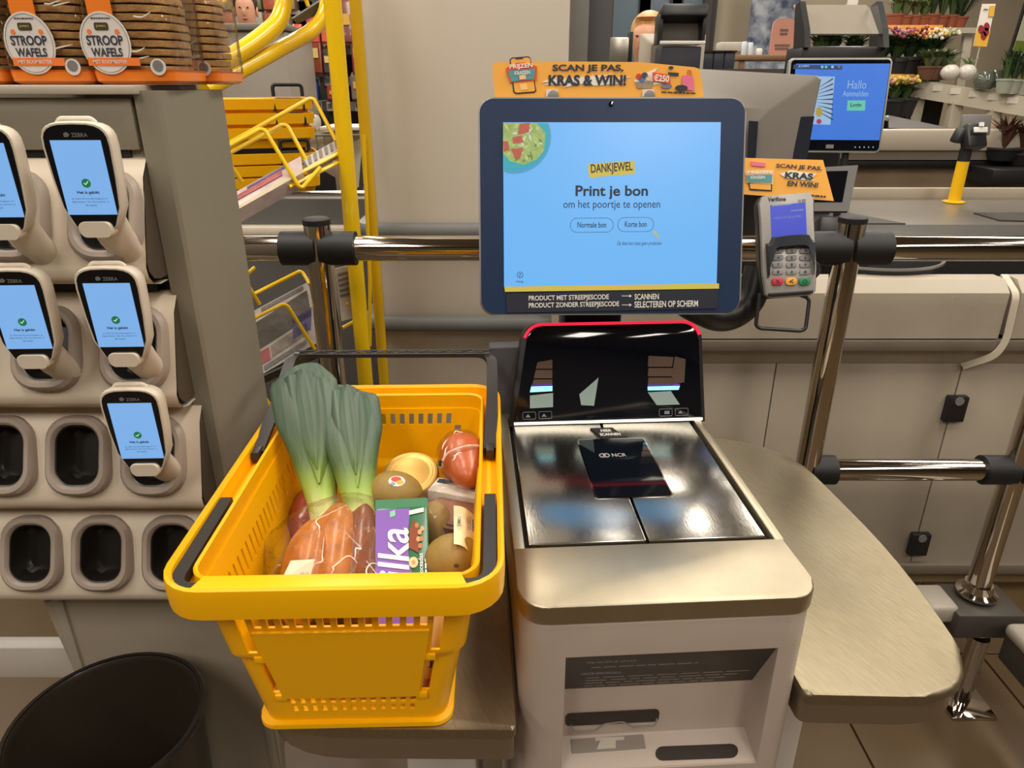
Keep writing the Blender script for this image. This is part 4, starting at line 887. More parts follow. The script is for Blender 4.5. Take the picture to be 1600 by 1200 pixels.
# ------------------------------------------------------------------ handset dock cabinet on the left
CX1, CF, CB, CTOP = -.412, .895, 1.06, 1.416
CA = thing('handset_dock_cabinet', 'grey wall cabinet with cream rows of handset scanner docks', 'cabinet', (-.75, .98, 0))
CO = V((-.75, .98, 0))
SOCK = {}
def cabinet():
    def P(name, bm, mat, par=CA, **k):
        if par is CA: bmesh.ops.translate(bm, verts=bm.verts, vec=-CO)
        return part(name, bm, mat, par, **k)
    x0 = -1.15; xc = (x0 + CX1) / 2; xw = CX1 - x0
    bm = BM(); box(bm, (xc, (CF + .03 + CB) / 2, 1.03), (xw - .03, CB - CF - .03, CTOP - .68)); P('back_panel', bm, M('cabinet_back', (112, 104, 94), .55), smooth=0)
    bm = BM(); prism(bm, [(CX1 - .03, CF), (CX1 - .004, CF), (CX1, CF + .004), (CX1 + .012, CB), (CX1 - .03, CB)], .66, CTOP - .004); P('side_panel', bm, cabm, smooth=0)
    bm = BM(); box(bm, (xc - .01, CF + .012, 1.375), (xw - .05, .024, .058), bev=.002); P('top_fascia', bm, cabm)
    bm = BM(); box(bm, (xc - .01, CF + .020, 1.315), (xw - .05, .02, .062), bev=.002); P('upper_fascia', bm, cabm)
    bm = BM(); box(bm, (xc - .012, (CF + CB) / 2 - .006, CTOP - .003), (xw - .02, CB - CF + .014, .010), bev=.002); P('top_tray', bm, M('tray_pale', (176, 166, 150), .45))
    # legs and lower panel
    bm = BM(); quad(bm, [at(68, 940, Y=CF + .03), at(420, 925, Y=CF + .03), V((-.44, CF + .03, .01)), V((-.70, CF + .03, .01))], .02, V((0, -1, 0))); P('lower_panel', bm, M('panel_white', (170, 158, 140), .5), smooth=0)
    bm = BM(); box(bm, (-.735, CF + .04, .34), (.016, .03, .68), bev=.002); P('leg', bm, M('leg_grey', (164, 154, 138), .5))
    bm = BM(); box(bm, (-.432, CF + .04, .34), (.016, .03, .68), bev=.002); P('leg', bm, M('leg_grey', (164, 154, 138), .5))
    bm = BM(); box(bm, (-.92, CF + .1, .46), (.40, .03, .07), bev=.003); P('cross_bar', bm, white)
    bm = BM(); box(bm, (-.92, CF + .1, .20), (.40, .03, .03), bev=.003); P('cross_bar', bm, white)
    # dock rows
    prof = [(.02, .066), (.012, .067), (.0, .064), (-.0155, .0455), (-.0295, .004), (-.0370, -.018), (-.0440, -.039), (-.050, -.056), (-.048, -.068), (-.038, -.079), (-.022, -.083), (0, -.083)]
    face = math.atan2(.036, .080)                     # the docks' tilt
    rows = [(342, 280), (548, 0), (716, 0), (868, 0)]
    cols = {0: (165, 20), 1: (210, 73), 2: (240, 123, 5), 3: (270, 160, 45)}
    ends = [282, 300, 318, 322]
    bez0 = None
    for r in range(4):
        zc = at(150, rows[r][0], Y=CF - .035).z
        xe = [-.442, -.436, -.430, -.424][r]
        p0 = [at(x, rows[r][0], Y=CF - .035).x for x in cols[r]]
        pitch = p0[0] - p0[1]; xs = [p0[0] - pitch * k for k in range(4)]
        xcuts = sorted([-1.13, xe] + [x + s * .032 for x in xs for s in (-1, 1)])
        bm = BM(); gv = [[bm.verts.new((x - CO.x, CF + dy - CO.y, zc + dz)) for dy, dz in prof] for x in xcuts]
        for i in range(len(xcuts) - 1):
            for j in range(len(prof) - 1):
                if not (i % 2 == 1 and 3 < j + 1 <= 6): bm.faces.new((gv[i][j], gv[i + 1][j], gv[i + 1][j + 1], gv[i][j + 1]))
        bmesh.ops.solidify(bm, geom=list(bm.faces), thickness=.003)
        strip = part('dock_strip', bm, cream, CA)
        bm = BM(); box(bm, (xc - CO.x - .02, CF + .012 - CO.y, zc + .074), (xw - .06, .012, .014)); part('gap_shadow_bar', bm, dark, CA, smooth=0)  # dark bar stands in for the shadow above the row
        bm = BM(); prism(bm, [(dy * .90 + .002 + CF - CO.y, zc + dz * .93) for dy, dz in prof], 0, .0015, Matrix(((0, 0, 1, xe - .0022 - CO.x), (1, 0, 0, 0), (0, 1, 0, 0), (0, 0, 0, 1)))); part('strip_hollow_shade', bm, M('hollow_shade_brown', (78, 68, 56), .5), CA, smooth=0)  # dark sheet puts the shade of the open hollow end into colour
        SOCK[r] = (zc, xs)
        for x in xs:
            b = BM(); rings = []
            for w_, h_, rr, d in ((.088, .112, .034, .004), (.086, .110, .034, -.006), (.078, .102, .032, -.0105), (.068, .092, .028, -.0105), (.0615, .085, .025, -.007), (.0595, .083, .025, .004)):
                rings.append([V((a, d, c_)) for a, c_ in rrect(w_, h_, rr, 6)])
            loft(b, rings, cap=False)
            lc = V((x - CO.x, CF - .033 - CO.y, zc + .003)); rt = (-face, 0, 0)
            if bez0 is None:
                bez0 = part('dock_bezel', b, bezelm, strip, lc, rt)
                b2 = BM(); loft(b2, [[V((a, d, c_)) for a, c_ in rrect(w_, h_, rr, 6)] for w_, h_, rr, d in ((.061, .0845, .025, -.0045), (.057, .080, .022, -.0040), (.050, .072, .02, .020), (.040, .060, .018, .026), (.001, .001, .0004, .026))], cap=False)
                sock0 = part('dock_socket', b2, socketm, strip, lc, rt)
            else:
                b.free()
                for src in (bez0, sock0):
                    q = src.copy(); C.objects.link(q); q.parent = strip; q.location = lc; q.rotation_euler = rt
cabinet()

# handset scanners in the docks
def handset():
    o = thing('handheld_scanner', 'x', 'scanner', (0, 0, 0), (R(2), 0, R(2)), 'handset scanners in the dock cabinet')
    def ol(s, dz=0):                 # body outline: rounded top, tapering chin
        pts = []
        w_, t, b = .0385 * s, .119, .002
        for a in range(0, 181, 15): pts.append((w_ * .98 * math.copysign(abs(math.cos(R(a))) ** .62, math.cos(R(a))), t - .026 + .026 * s * abs(math.sin(R(a))) ** .62))
        pts += [(-w_ * .94, .06), (-w_ * .86, .030), (-w_ * .62, .010), (-w_ * .30, b - .004 + (1 - s) * .02), (w_ * .30, b - .004 + (1 - s) * .02), (w_ * .62, .010), (w_ * .86, .030), (w_ * .94, .06)]
        return pts
    shell = M('handset_shell', (212, 200, 182), .4)
    bm = BM(); loft(bm, [[V((x, y, z)) for x, z in ol(s)] for y, s in ((.020, .80), (.014, .95), (.004, 1.0), (-.001, .99), (-.004, .95), (-.004, .90))]); part('shell', bm, shell, o, smooth=45)
    bm = BM(); prism(bm, ol(.885), .0035, .0048, XZ); part('face_glass', bm, M('handset_glass', (16, 17, 20), .12, coat=.4), o, smooth=0)
    bm = BM(); box(bm, (0, -.0052, .0612), (.0525, .0008, .078)); sd = part('display', bm, M('handset_screen', (134, 188, 248), .3, emit=.85, var=.03, scale=20), o, smooth=0)
    tx = M('screen_ink', (28, 54, 92)); g = M('screen_green', (24, 150, 92), .5, emit=.5); wt = M('screen_white', (235, 250, 245), .5, emit=.8)
    bm = BM(); lathe(bm, [(.0048, 0), (.0048, .0004)], 18, Matrix.Translation((.001, -.0056, .056)) @ XZ); part('tick_badge', bm, g, sd)
    bm = BM(); tube(bm, [(-.0012, -.0063, .0562), (.0003, -.0063, .0546), (.0034, -.0063, .0579)], .0005, n=4); part('tick_mark', bm, wt, sd)
    text('Het is gelukt', sd, (.001, -.0058, .046), .024, .0042, tx, bold=.03)
    for k, (s, ww) in enumerate((('Je hebt de boodschappen nu', .038), ('afgerekend. Zet de scanner in', .040), ('de wand.', .012))): text(s, sd, (.001, -.0058, .0395 - .0034 * k), ww, .0022, tx)
    text('ZEBRA', o, (.006, -.0054, .1055), .017, .0042, M('brand_grey', (110, 108, 104), .5), bold=.02)
    bm = BM(); prism(bm, [(-.0105, .1035), (-.006, .1035), (-.0045, .106), (-.0075, .1085), (-.0105, .107)], .0050, .0054, XZ); part('brand_mark', bm, M('brand_grey', (110, 108, 104)), o, smooth=0)
    bm = BM(); loft(bm, [[V((x * k, y + dy, z)) for x, z in rrect(.037, .017, .007, 4, (0, .006))] for y, k, dy in ((.004, 1, 0), (-.007, 1, 0), (-.0085, .9, 0))]); part('chin', bm, shell, o)
    bm = BM(); rings = []
    for t, (yy, zz, a, b) in enumerate(((.012, .03, .022, .014), (.020, .010, .022, .016), (.031, -.008, .021, .017), (.046, -.026, .019, .016), (.066, -.044, .016, .013))):
        rings.append([V((a * math.cos(u), yy + b * math.sin(u) * .5, zz + b * math.sin(u) * .9)) for u in [k * 2 * math.pi / 18 for k in range(18)]])
    loft(bm, rings); part('grip', bm, shell, o)
    bm = BM(); tube(bm, fillet([(-.020, .006, .116), (-.016, .006, .1205), (.016, .006, .1205), (.020, .006, .116)], .004), .003, n=8); part('top_loop', bm, shell, o)
    return o
h0 = handset(); first = True
for (px, py), lb in (((150, 352), 'cream handheld scanner at the right of the top dock row'), ((7, 356), 'cream handheld scanner cut by the left edge in the top dock row'), ((193, 553), 'cream handheld scanner at the right of the second dock row'), ((52, 556), 'cream handheld scanner at the left of the second dock row'), ((225, 723), 'lowest cream handheld scanner, alone in the third dock row')):
    p = at(px + 7, py + 13, Y=.800)
    if first: h0.location = p; h0['label'] = lb; first = False
    else: dup(h0, p, label=lb)

# ------------------------------------------------------------------ stroopwafel packs on the cabinet
def waffles():
    z0 = CTOP + .0025
    wf = M('waffle', (198, 152, 94), .7, var=.35, scale=120, bump=.8, bscale=500)
    of = M('orange_film', (240, 128, 34), .35, coat=.4)
    lab = M('label_greywhite', (216, 210, 204), .5)
    fm = film_mat('pack_film', .06, .05, .8, 1.6, 34)
    glint = M('painted_glint', (250, 244, 232), .12, alpha=.75)
    def pack(x, y, label, n=11, lo=-.012):
        o = thing('stroopwafel_pack', label, 'biscuit pack', (x, y, z0), (0, 0, 0), 'stroopwafel packs on the cabinet top')
        rr = random.Random(int(x * 1000)); w_ = .094
        for k in range(n):
            bm = BM(); z = .013 + k * .0092
            prism(bm, [(.046 * math.copysign(abs(math.cos(a)) ** .8, math.cos(a)) * (1 + .02 * math.sin(7 * a + k)), .046 * math.copysign(abs(math.sin(a)) ** .8, math.sin(a)) * (1 + .02 * math.sin(9 * a + k))) for a in [q * 2 * math.pi / 28 for q in range(28)]], z, z + .0072, bev=.0015, both=True)
            part('waffle', bm, wf, o, (rr.uniform(-.0015, .0015), rr.uniform(-.0015, .0015), 0), smooth=0)
        bm = BM(); rings = [[V((a, b, z)) for a, b in rrect(s, s, .012, 4)] for z, s in ((0, .088), (.004, .098), (.016, .100))]; loft(bm, rings); part('base_film', bm, of, o)
        bm = BM(); rings = [[V((a * (1 + .01 * math.sin(i * 7 + j)), b, z)) for j, (a, b) in enumerate(rrect(s, s, .012, 4))] for i, (z, s) in enumerate(((.014, .1005), (.05, .1000), (.09, .1000), (.115, .098), (.130, .075), (.140, .045)))]; loft(bm, rings); part('clear_film', bm, fm, o, smooth=60)
        bm = BM(); box(bm, (lo, -.0512, .092), (.028, .001, .044)); part('orange_ribbon', bm, of, o, smooth=0)
        bm = BM(); box(bm, (.010, -.040, .119), (.075, .02, .022), bev=.006); part('orange_top', bm, of, o)
        F0 = -.0515
        T = Matrix.Translation((lo, F0, .058)) @ XZ
        bm = BM(); prism(bm, [(.029 * math.cos(a), .033 * math.sin(a)) for a in [q * .19635 for q in range(32)]], 0, .0008, T); lb = part('label', bm, lab, o, (0, 0, -.014), smooth=0)
        bm = BM(); tube(bm, [V((lo + .0268 * math.cos(a), F0 - .001, .058 + .0308 * math.sin(a))) for a in [q * .19635 for q in range(32)]], .0003, n=4, closed=True); part('label_ring', bm, greyp, lb)
        bm = BM(); prism(bm, rrect(.016, .008, .002, 3), .0008, .0014, Matrix.Translation((lo - .001, F0, .0755)) @ XZ); part('brand_badge', bm, M('badge_olive', (62, 58, 36), .5), lb)
        text('JUMBO', lb, (lo - .001, F0 - .0018, .0755), .011, .0028, M('badge_gold', (196, 168, 80), .5), bold=.02)
        text('~', lb, (lo, F0 - .0012, .0838), .022, .0026, ink)
        text('STROOP', lb, (lo, F0 - .0012, .0610), .042, .0105, ink, bold=.03); text('WAFELS', lb, (lo, F0 - .0012, .0485), .036, .0095, ink, bold=.03)
        bm = BM(); box(bm, (lo + .006, F0 - .0012, .0385), (.060, .0006, .0085)); rb = part('label_band', bm, M('band_orange', (238, 122, 52), .5), lb, smooth=0)
        text('MET ROOMBOTER', rb, (lo + .002, F0 - .0018, .0385), .040, .0040, lab, bold=.02)
        for sx in (lo - .016, lo + .016):
            bm = BM(); prism(bm, [(.003 * math.cos(a), .003 * math.sin(a)) for a in [q * 1.0472 for q in range(6)]], .0008, .0012, Matrix.Translation((sx, F0, .070)) @ XZ); part('tulip_print', bm, M('band_orange', (238, 122, 52)), lb, smooth=0)
        bm = BM(); lathe(bm, [(.009, 0), (.009, .0008)], 20, Matrix.Translation((.032, F0, .019)) @ XZ); sl_ = part('seal_sticker', bm, lab, o)
        bm = BM(); lathe(bm, [(.0062, .0008), (.0062, .0012)], 18, Matrix.Translation((.032, F0, .020)) @ XZ); part('seal_print', bm, greyp, sl_)
        for q in range(3):
            xx, zz = rr.uniform(.012, .046), rr.uniform(.03, .09); bm = BM(); tube(bm, fillet([(xx, -.0512, zz), (xx - rr.uniform(.008, .016), -.0516, zz - rr.uniform(.002, .008)), (xx - .02, -.0512, zz - .004)], .004, 3), [.0004] + [.0009] * 8 + [.0004], n=5); part('film_crease_glint', bm, glint, o)  # pale tubes paint the glints on the pack film
        return o
    def px_x(px): return at(px, 118, Y=.92).x
    pack(px_x(80), .965, 'stroopwafel pack with round white label at the left of the cabinet top')
    pack(px_x(80) + .1015, .962, 'stroopwafel pack with round white label nearest the cabinet corner', lo=-.024)
    pack(px_x(80) - .106, .965, 'stroopwafel pack cut off by the left edge of the photo')
    pack(px_x(80) + .1015 + .012, 1.066, 'stroopwafel pack standing behind the corner pack')
waffles()

# ------------------------------------------------------------------ waste bin
def bin_():
    q = at(166, 1128, Y=.765); c = V((q.x, q.y, 0)); z = q.z
    m = M('bin_black', (44, 36, 28), .3, coat=.2)
    o = thing('waste_bin', 'round dark plastic waste bin on the floor below the dock cabinet', 'bin', c)
    bm = BM(); lathe(bm, [(.100, 0), (.103, .004), (.128, z - .01), (.132, z), (.128, z + .003), (.123, z - .004), (.099, .012), (.001, .012)], 48); part('bin_body', bm, m, o)
    bm = BM(); lathe(bm, [(.130, z - .006), (.136, z - .004), (.137, z), (.134, z + .005), (.129, z + .004)], 48, cap=False); part('bin_rim', bm, M('bin_rim', (40, 36, 32), .25, coat=.3), o)
bin_()
# ------------------------------------------------------------------ chrome guard rail
def rails():
    YR = 1.38
    def post(name, x, z0, z1, label, r=.0255, y=YR):
        o = thing(name, label, 'post', (x, y, z0), group='chrome guard rail posts')
        bm = BM(); lathe(bm, [(r, 0), (r, z1 - z0 - .012)], 28); part('post_tube', bm, chrome, o)
        bm = BM(); lathe(bm, [(r + .001, z1 - z0 - .013), (r + .001, z1 - z0 - .003), (r - .004, z1 - z0), (.001, z1 - z0)], 28); part('post_cap', bm, black, o)
        bm = BM(); lathe(bm, [(.045, 0), (.045, .006), (.034, .012), (.030, .03)], 28); part('foot_flange', bm, chrome, o)
        return o
    xl, xr = at(498, 380, Y=YR).x, at(1326, 380, Y=YR).x
    zt = at(900, 340, Y=YR).z; zr = at(900, 388, Y=YR).z
    pl = post('guard_post', xl, 0, at(498, 340, Y=YR).z, 'left chrome guard post with black cap behind the yellow basket')
    pr = post('guard_post', xr, 0, at(1326, 337, Y=YR).z, 'chrome guard post with black cap right of the card terminal')
    xf = 1.118; pf = post('guard_post', xf, .290, 1.16, 'chrome guard post at the far right edge above the grey bumper')
    def sleeve(par, cx, z, dirs, y=YR):
        for s, L in dirs:
            bm = BM(); tube(bm, [(s * .004, 0, z - par.location.z), (s * L, 0, z - par.location.z)], .033, n=20); q = part('rail_sleeve', bm, black, par)
    zr2 = at(1326, 386, Y=YR).z; zlo = at(1420, 734, Y=YR).z
    sleeve(pl, xl, zr, ((-1, .072), (1, .072))); sleeve(pr, xr, zr, ((-1, .085), (1, .078)))
    sleeve(pf, xf, zlo, ((-1, .075), (1, .08))); sleeve(pr, xr, zlo, ((1, .06),)); sleeve(pf, xf, zr, ((-1, .075), (1, .075)))
    def rail(x0, x1, z, label):
        bm = BM(); tube(bm, [(x0, 0, 0), (x1, 0, 0)], .0245, n=24); o = part('guard_rail', bm, chrome, None, (0, YR, z)); tag(o, label, 'rail', 'chrome guard rails')
    rail(-1.3, xl - .03, zr, 'chrome rail running left from the left guard post')
    rail(xl + .03, xr - .03, zr, 'long chrome rail passing behind the touchscreen')
    rail(xr + .03, xf - .03, zr, 'upper chrome rail right of the card terminal')
    rail(xf + .03, 1.9, zr, 'upper chrome rail beyond the far right post')
    rail(xr + .03, xf - .03, zlo, 'lower chrome rail beside the bagging plate')
    rail(xf + .03, 1.9, zlo, 'lower chrome rail beyond the far right post')
    # grey floor bumper carrying the far post
    gm = M('bumper_cap', (168, 160, 148), .4); dk = M('bumper_dark', (70, 64, 58), .45)
    o = thing('floor_bumper', 'grey capped bumper rail near the floor at the right edge', 'bumper', (1.12, 1.30, 0))
    bm = BM(); box(bm, (.0, .07, .245), (.16, .12, .07), bev=.008); part('post_base', bm, dk, o)
    bm = BM(); box(bm, (-.10, .075, .262), (.07, .09, .05), bev=.012, seg=3); part('end_cap', bm, gm, o)
    bm = BM(); box(bm, (.055, -.30, .265), (.085, .58, .035), bev=.014, seg=3); part('bumper_cap', bm, gm, o)
    bm = BM(); box(bm, (.055, -.30, .215), (.075, .57, .07), bev=.004); part('bumper_beam', bm, dk, o)
    bm = BM(); lathe(bm, [(.022, 0), (.022, .20)], 20, Matrix.Translation((0, .03, 0))); part('leg', bm, chrome, o)
    bm = BM(); box(bm, (0, .02, .004), (.11, .11, .008), bev=.002); part('foot_plate', bm, chrome, o)
    bm = BM(); lathe(bm, [(.022, 0), (.022, .20)], 20, Matrix.Translation((.055, -.50, 0))); part('leg', bm, chrome, o)
rails()

# ------------------------------------------------------------------ card terminal and its sign
def terminal():
    b = at(1235, 462, Y=1.125); t = at(1228, 304, Y=1.178)
    o = thing('card_terminal', 'grey payment terminal with keypad and privacy hood right of the touchscreen', 'card terminal', b, frame(t - b, V((-.10, -1, .3))))
    m = mw(o); L = (t - b).length; w_ = .086
    gp = M('terminal_grey', (168, 164, 160), .4, .25)
    def ol(k): return [(-w_ * .46 * k, .004), (-w_ * .36 * k, -.002), (w_ * .36 * k, -.002), (w_ * .46 * k, .004), (w_ * .5 * k, L * .25), (w_ * .49 * k, L * .75), (w_ * .50 * k, L - .010), (w_ * .44 * k, L), (-w_ * .44 * k, L), (-w_ * .50 * k, L - .010), (-w_ * .49 * k, L * .75), (-w_ * .5 * k, L * .25)]
    bm = BM(); loft(bm, [[V((x, y, z)) for x, z in ol(k)] for y, k in ((.036, .9), (.030, 1.04), (.012, 1.06), (.008, 1.06))]); part('rear_shell', bm, dark, o, smooth=45)
    bm = BM(); loft(bm, [[V((x, y, z)) for x, z in ol(k)] for y, k in ((.012, 1.0), (.002, 1.0), (-.001, .97), (-.002, .90))]); fs = part('front_shell', bm, gp, o, smooth=35)
    c, a, h = rectL(m, 1204, 319, 1259, 373); bm = BM(); box(bm, (c.x, -.0022, c.z), (a, .001, h)); sc_ = part('display', bm, M('terminal_screen', (50, 72, 214), .3, emit=.75), o, smooth=0)
    lt = M('terminal_text', (170, 186, 240), .5, emit=.5)
    ptext(m, '~', sc_, (1235, 327, 1254, 331), lt, off=.0032); ptext(m, 'WELKOM BIJ JUMBO', sc_, (1208, 338, 1252, 343), lt, off=.0032); ptext(m, '~', sc_, (1206, 319, 1236, 323), lt, off=.0032)
    ptext(m, 'Verifone', o, (1199, 308, 1227, 315), ink, off=.0022, bold=.03, roll=R(-3)); ptext(m, 'VX 820', o, (1246, 312, 1258, 317), ink, off=.0022)
    bm = BM(); c, a, h = rectL(m, 1200, 378, 1268, 436); box(bm, (c.x, -.002, c.z), (a, .001, h), bev=.0004); part('keypad_field', bm, M('keypad_silver', (196, 192, 184), .4, .3), o)
    km = M('key_grey', (150, 150, 152), .5)
    keys = '1234567890'
    for r in range(5):
        for q in range(3):
            x0 = 1206 + 21 * q - (1 if r == 4 else 0); y0 = 388 + 11 * r + (2 if r == 4 else 0) - (q * 0)
            c, a, h = rectL(m, x0, y0, x0 + (17 if r < 4 else 18), y0 + (8.5 if r < 4 else 12))
            mt = km if r < 4 else (M('key_red', (206, 52, 70), .4), M('key_amber', (240, 168, 56), .4), M('key_green', (34, 126, 82), .4))[q]
            bm = BM(); prism(bm, rrect(a, h, h * .42, 4), .0015, .0055, Matrix.Translation((c.x, 0, c.z)) @ XZ, bev=.001); kk = part('key', bm, mt, o)
            s = ('1', '2', '3', '4', '5', '6', '7', '8', '9', '*', '0', '#', 'X', '<', 'O')[r * 3 + q]
            text(s, kk, (c.x, -.0059, c.z), None, h * .55, ink, bold=.02)
    # privacy hood
    hood = M('hood_dark', (52, 56, 64), .45)
    bm = BM(); c, a, h = rectL(m, 1196, 372, 1270, 400)
    prof = []
    for i in range(15):
        u = -1 + 2 * i / 14; zt = c.z + h / 2 + .004 - .010 * (u * u > .7) ; zb = c.z - h * (.3 + 1.5 * max(0, abs(u) - .72) / .28)
        d = .020 * (1 - u ** 4 * .3); prof.append((V((c.x + u * a / 2, -.002, zt)), V((c.x + u * a * .49, -.002 - d, zt - .002 - .004 * u * u)), V((c.x + u * a * .47, -.004 - d * .75, zt - .018 - .022 * u ** 6)), V((c.x + u * a * .47, -.003, zb + .010))))
    rows = [[p[k] for p in prof] for k in range(3)]
    loft(bm, rows, close=False)
    for s in (0, 14):
        e = prof[s]; f0 = [e[0], e[1], e[2], V((e[2].x, -.012, c.z - h * 1.5)), V((e[0].x, -.002, c.z - h * 1.7))]
        bm.faces.new([bm.verts.new(p) for p in f0])
    bmesh.ops.solidify(bm, geom=list(bm.faces), thickness=.0016); part('privacy_hood', bm, hood, o, smooth=50)
    c, a, h = rectL(m, 1205, 452, 1262, 457); bm = BM(); box(bm, (c.x, -.004, c.z - .004), (a * 1.2, .012, .005), bev=.001); part('card_slot', bm, dark, o)
    # wire loop below
    bm = BM(); ps = [loc(m, x, y, y=.004) for x, y in ((1187, 458), (1181, 508), (1187, 513), (1252, 517), (1259, 513), (1265, 466), (1250, 461))]
    tube(bm, fillet(ps, .008, 5), .0032, n=8); part('holder_loop', bm, dark, o)
    bm = BM(); tube(bm, fillet([(.0, .03, L * .45), (.0, .10, L * .40), (.09, .16, L * .30), (.09, .22, L * .30)], .04), .018, n=12); part('mounting_arm', bm, dark, o)
    # promo card
    c0 = at(1225, 290, Y=1.235)
    s = thing('promo_card', 'orange scan-and-win card standing behind the card terminal', 'card', c0, frame(V((0, .25, 1)), V((-.05, -1, .3)))); ms = mw(s)
    bm = BM(); ps = [loc(ms, x, y, y=0) for x, y in ((1140, 246), (1286, 250), (1303, 314), (1140, 302))]; quad(bm, ps, .0012, V((0, -1, 0))); b_ = part('card_sheet', bm, orange, s, smooth=0)
    f = lambda n, p, mt, off=.0008: flat(n, ms, b_, p, mt, off=off)
    f('scratch_mark', [(1218, 272), (1235, 266), (1276, 272), (1268, 278), (1272, 283), (1232, 279), (1224, 276)], paper)
    ptext(ms, 'SCAN JE PAS,', b_, (1212, 258, 1284, 266), ink, off=.0018, bold=.03, roll=R(-4)); ptext(ms, 'KRAS', b_, (1226, 270, 1270, 280), ink, off=.0018, bold=.04, roll=R(-4)); ptext(ms, 'EN WIN!', b_, (1230, 284, 1278, 292), ink, off=.0018, bold=.03, roll=R(-4))
    f('phone_outline', [(1169, 286), (1206, 285), (1206, 299), (1171, 297)], ink); f('phone_screen', [(1171, 287), (1204, 286), (1204, 297), (1172, 295)], orange, .0014)
    f('badge', [(1164, 268), (1208, 266), (1207, 288), (1166, 286)], M('peach_print', (240, 196, 150)), .002); f('badge_field', [(1165, 274), (1206, 273), (1205, 286), (1167, 285)], M('teal_print', (86, 150, 156)), .0026)
    ptext(ms, 'KRASSEN', b_, (1172, 275, 1194, 280), paper, off=.0036, bold=.02); ptext(ms, 'PRIJZEN', b_, (1167, 267, 1204, 273), paper, off=.0036, bold=.03)
    f('prize_card', [(1172, 252), (1196, 255), (1195, 261), (1174, 259)], M('pink_print', (226, 112, 150)), .0014)
    ptext(ms, '~', b_, (1240, 303, 1290, 308), ink, off=.0016, roll=R(-5))
terminal()

# ------------------------------------------------------------------ white checkout counter behind, with doors
def counter():
    Y = 1.74; o = thing('checkout_counter', 'white checkout counter with bumper band and black door latches', 'counter', (1.2, Y + .15, 0)); D = V((1.2, Y + .15, 0))
    wm = M('counter_white', (174, 163, 146), .45); 
    P = lambda n, bm, mt, **k: (bmesh.ops.translate(bm, verts=bm.verts, vec=-D), part(n, bm, mt, o, **k))[1]
    z = lambda py, yy=Y: at(1500, py, Y=yy).z
    zt, zb, zs, zk = z(441, Y - .03), z(531, Y - .03), z(548, Y - .03), z(884)
    prof = [(Y + .07, zt - .01), (Y + .05, zt), (Y + .0, zt), (Y - .03, zt - .028), (Y - .032, zb + .004)]
    x0, x1 = .10, 1.235
    for xa, xb, nm in ((x0, x1, 'bumper_board'), (x1 + .03, 2.4, 'bumper_board')):
        bm = BM(); loft(bm, [[V((x, a, b)) for a, b in prof + [(Y + .07, zb)]] for x in (xa, xb)]); P(nm, bm, wm)
    bm = BM(); box(bm, (1.25, Y - .026, (zb + zs) / 2), (2.3, .02, zb - zs), bev=.003); P('bumper_strip', bm, M('strip_taupe', (112, 102, 90), .5))
    bm = BM(); loft(bm, [[V((x, a, b)) for a, b in ((Y - .02, zs), (Y + .012, zs - .05), (Y + .07, zs - .05), (Y + .07, zs))] for x in (x0, 2.4)]); P('lower_bevel', bm, M('bevel_white', (170, 158, 136), .5), smooth=0)
    zd = zs - .05; xs = at(1492, 640, Y=Y).x
    for xa, xb in ((x0, .70), (.703, xs - .002), (xs + .002, 1.9)):
        bm = BM(); box(bm, ((xa + xb) / 2, Y + .025, (zd + zk) / 2), (xb - xa, .02, zd - zk), bev=.0015); P('door_panel', bm, wm)
    for px, py in ((1501, 640), (1440, 852)):
        p = at(px, py, Y=Y); bm = BM(); box(bm, (xs + .004, Y + .008, p.z), (.055, .022, .075), bev=.004); P('latch', bm, dark)
        bm = BM(); lathe(bm, [(.012, 0), (.012, .003)], 16, Matrix.Translation((xs + .004 - 0, Y - .003, p.z + .026)) @ XZ); P('latch_knob', bm, greyp)
    bm = BM(); box(bm, (1.25, Y + .02, zk - .012), (2.3, .05, .035), bev=.004); P('kick_bumper', bm, M('strip_taupe', (112, 102, 90)))
    bm = BM(); box(bm, (1.25, Y + .06, zk / 2 - .01), (2.3, .03, zk), bev=.002); P('kick_board', bm, M('kick_brown', (150, 130, 98), .5))
    # dark inside behind the bumper
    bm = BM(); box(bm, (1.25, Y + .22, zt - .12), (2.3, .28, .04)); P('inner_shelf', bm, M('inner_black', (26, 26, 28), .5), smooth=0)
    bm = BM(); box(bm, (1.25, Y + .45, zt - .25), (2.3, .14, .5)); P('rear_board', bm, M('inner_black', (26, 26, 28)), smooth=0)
    # strap at the joint
    st = M('strap_white', (200, 190, 170), .6)
    bm = BM(); tube(bm, fillet([(x1 + .015, Y + .03, zt + .004), (x1 + .015, Y - .034, zt - .03), (x1 + .015, Y - .042, zb), (x1 + .0, Y - .04, zs - .01), (x1 - .05, Y - .0, zs - .055)], .02), 0, sect=rect(.018, .003), up=(0, -1, .3)); P('strap', bm, st)
    # black tub with clear rim in the well
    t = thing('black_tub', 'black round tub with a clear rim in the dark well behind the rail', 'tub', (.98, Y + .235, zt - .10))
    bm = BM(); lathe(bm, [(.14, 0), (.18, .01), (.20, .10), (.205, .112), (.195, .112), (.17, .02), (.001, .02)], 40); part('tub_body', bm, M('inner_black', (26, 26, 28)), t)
    bm = BM(); lathe(bm, [(.200, .110), (.206, .112), (.206, .118), (.200, .118)], 40, cap=False); part('tub_rim', bm, M('clear_edge', (120, 118, 112), .2), t)
counter()

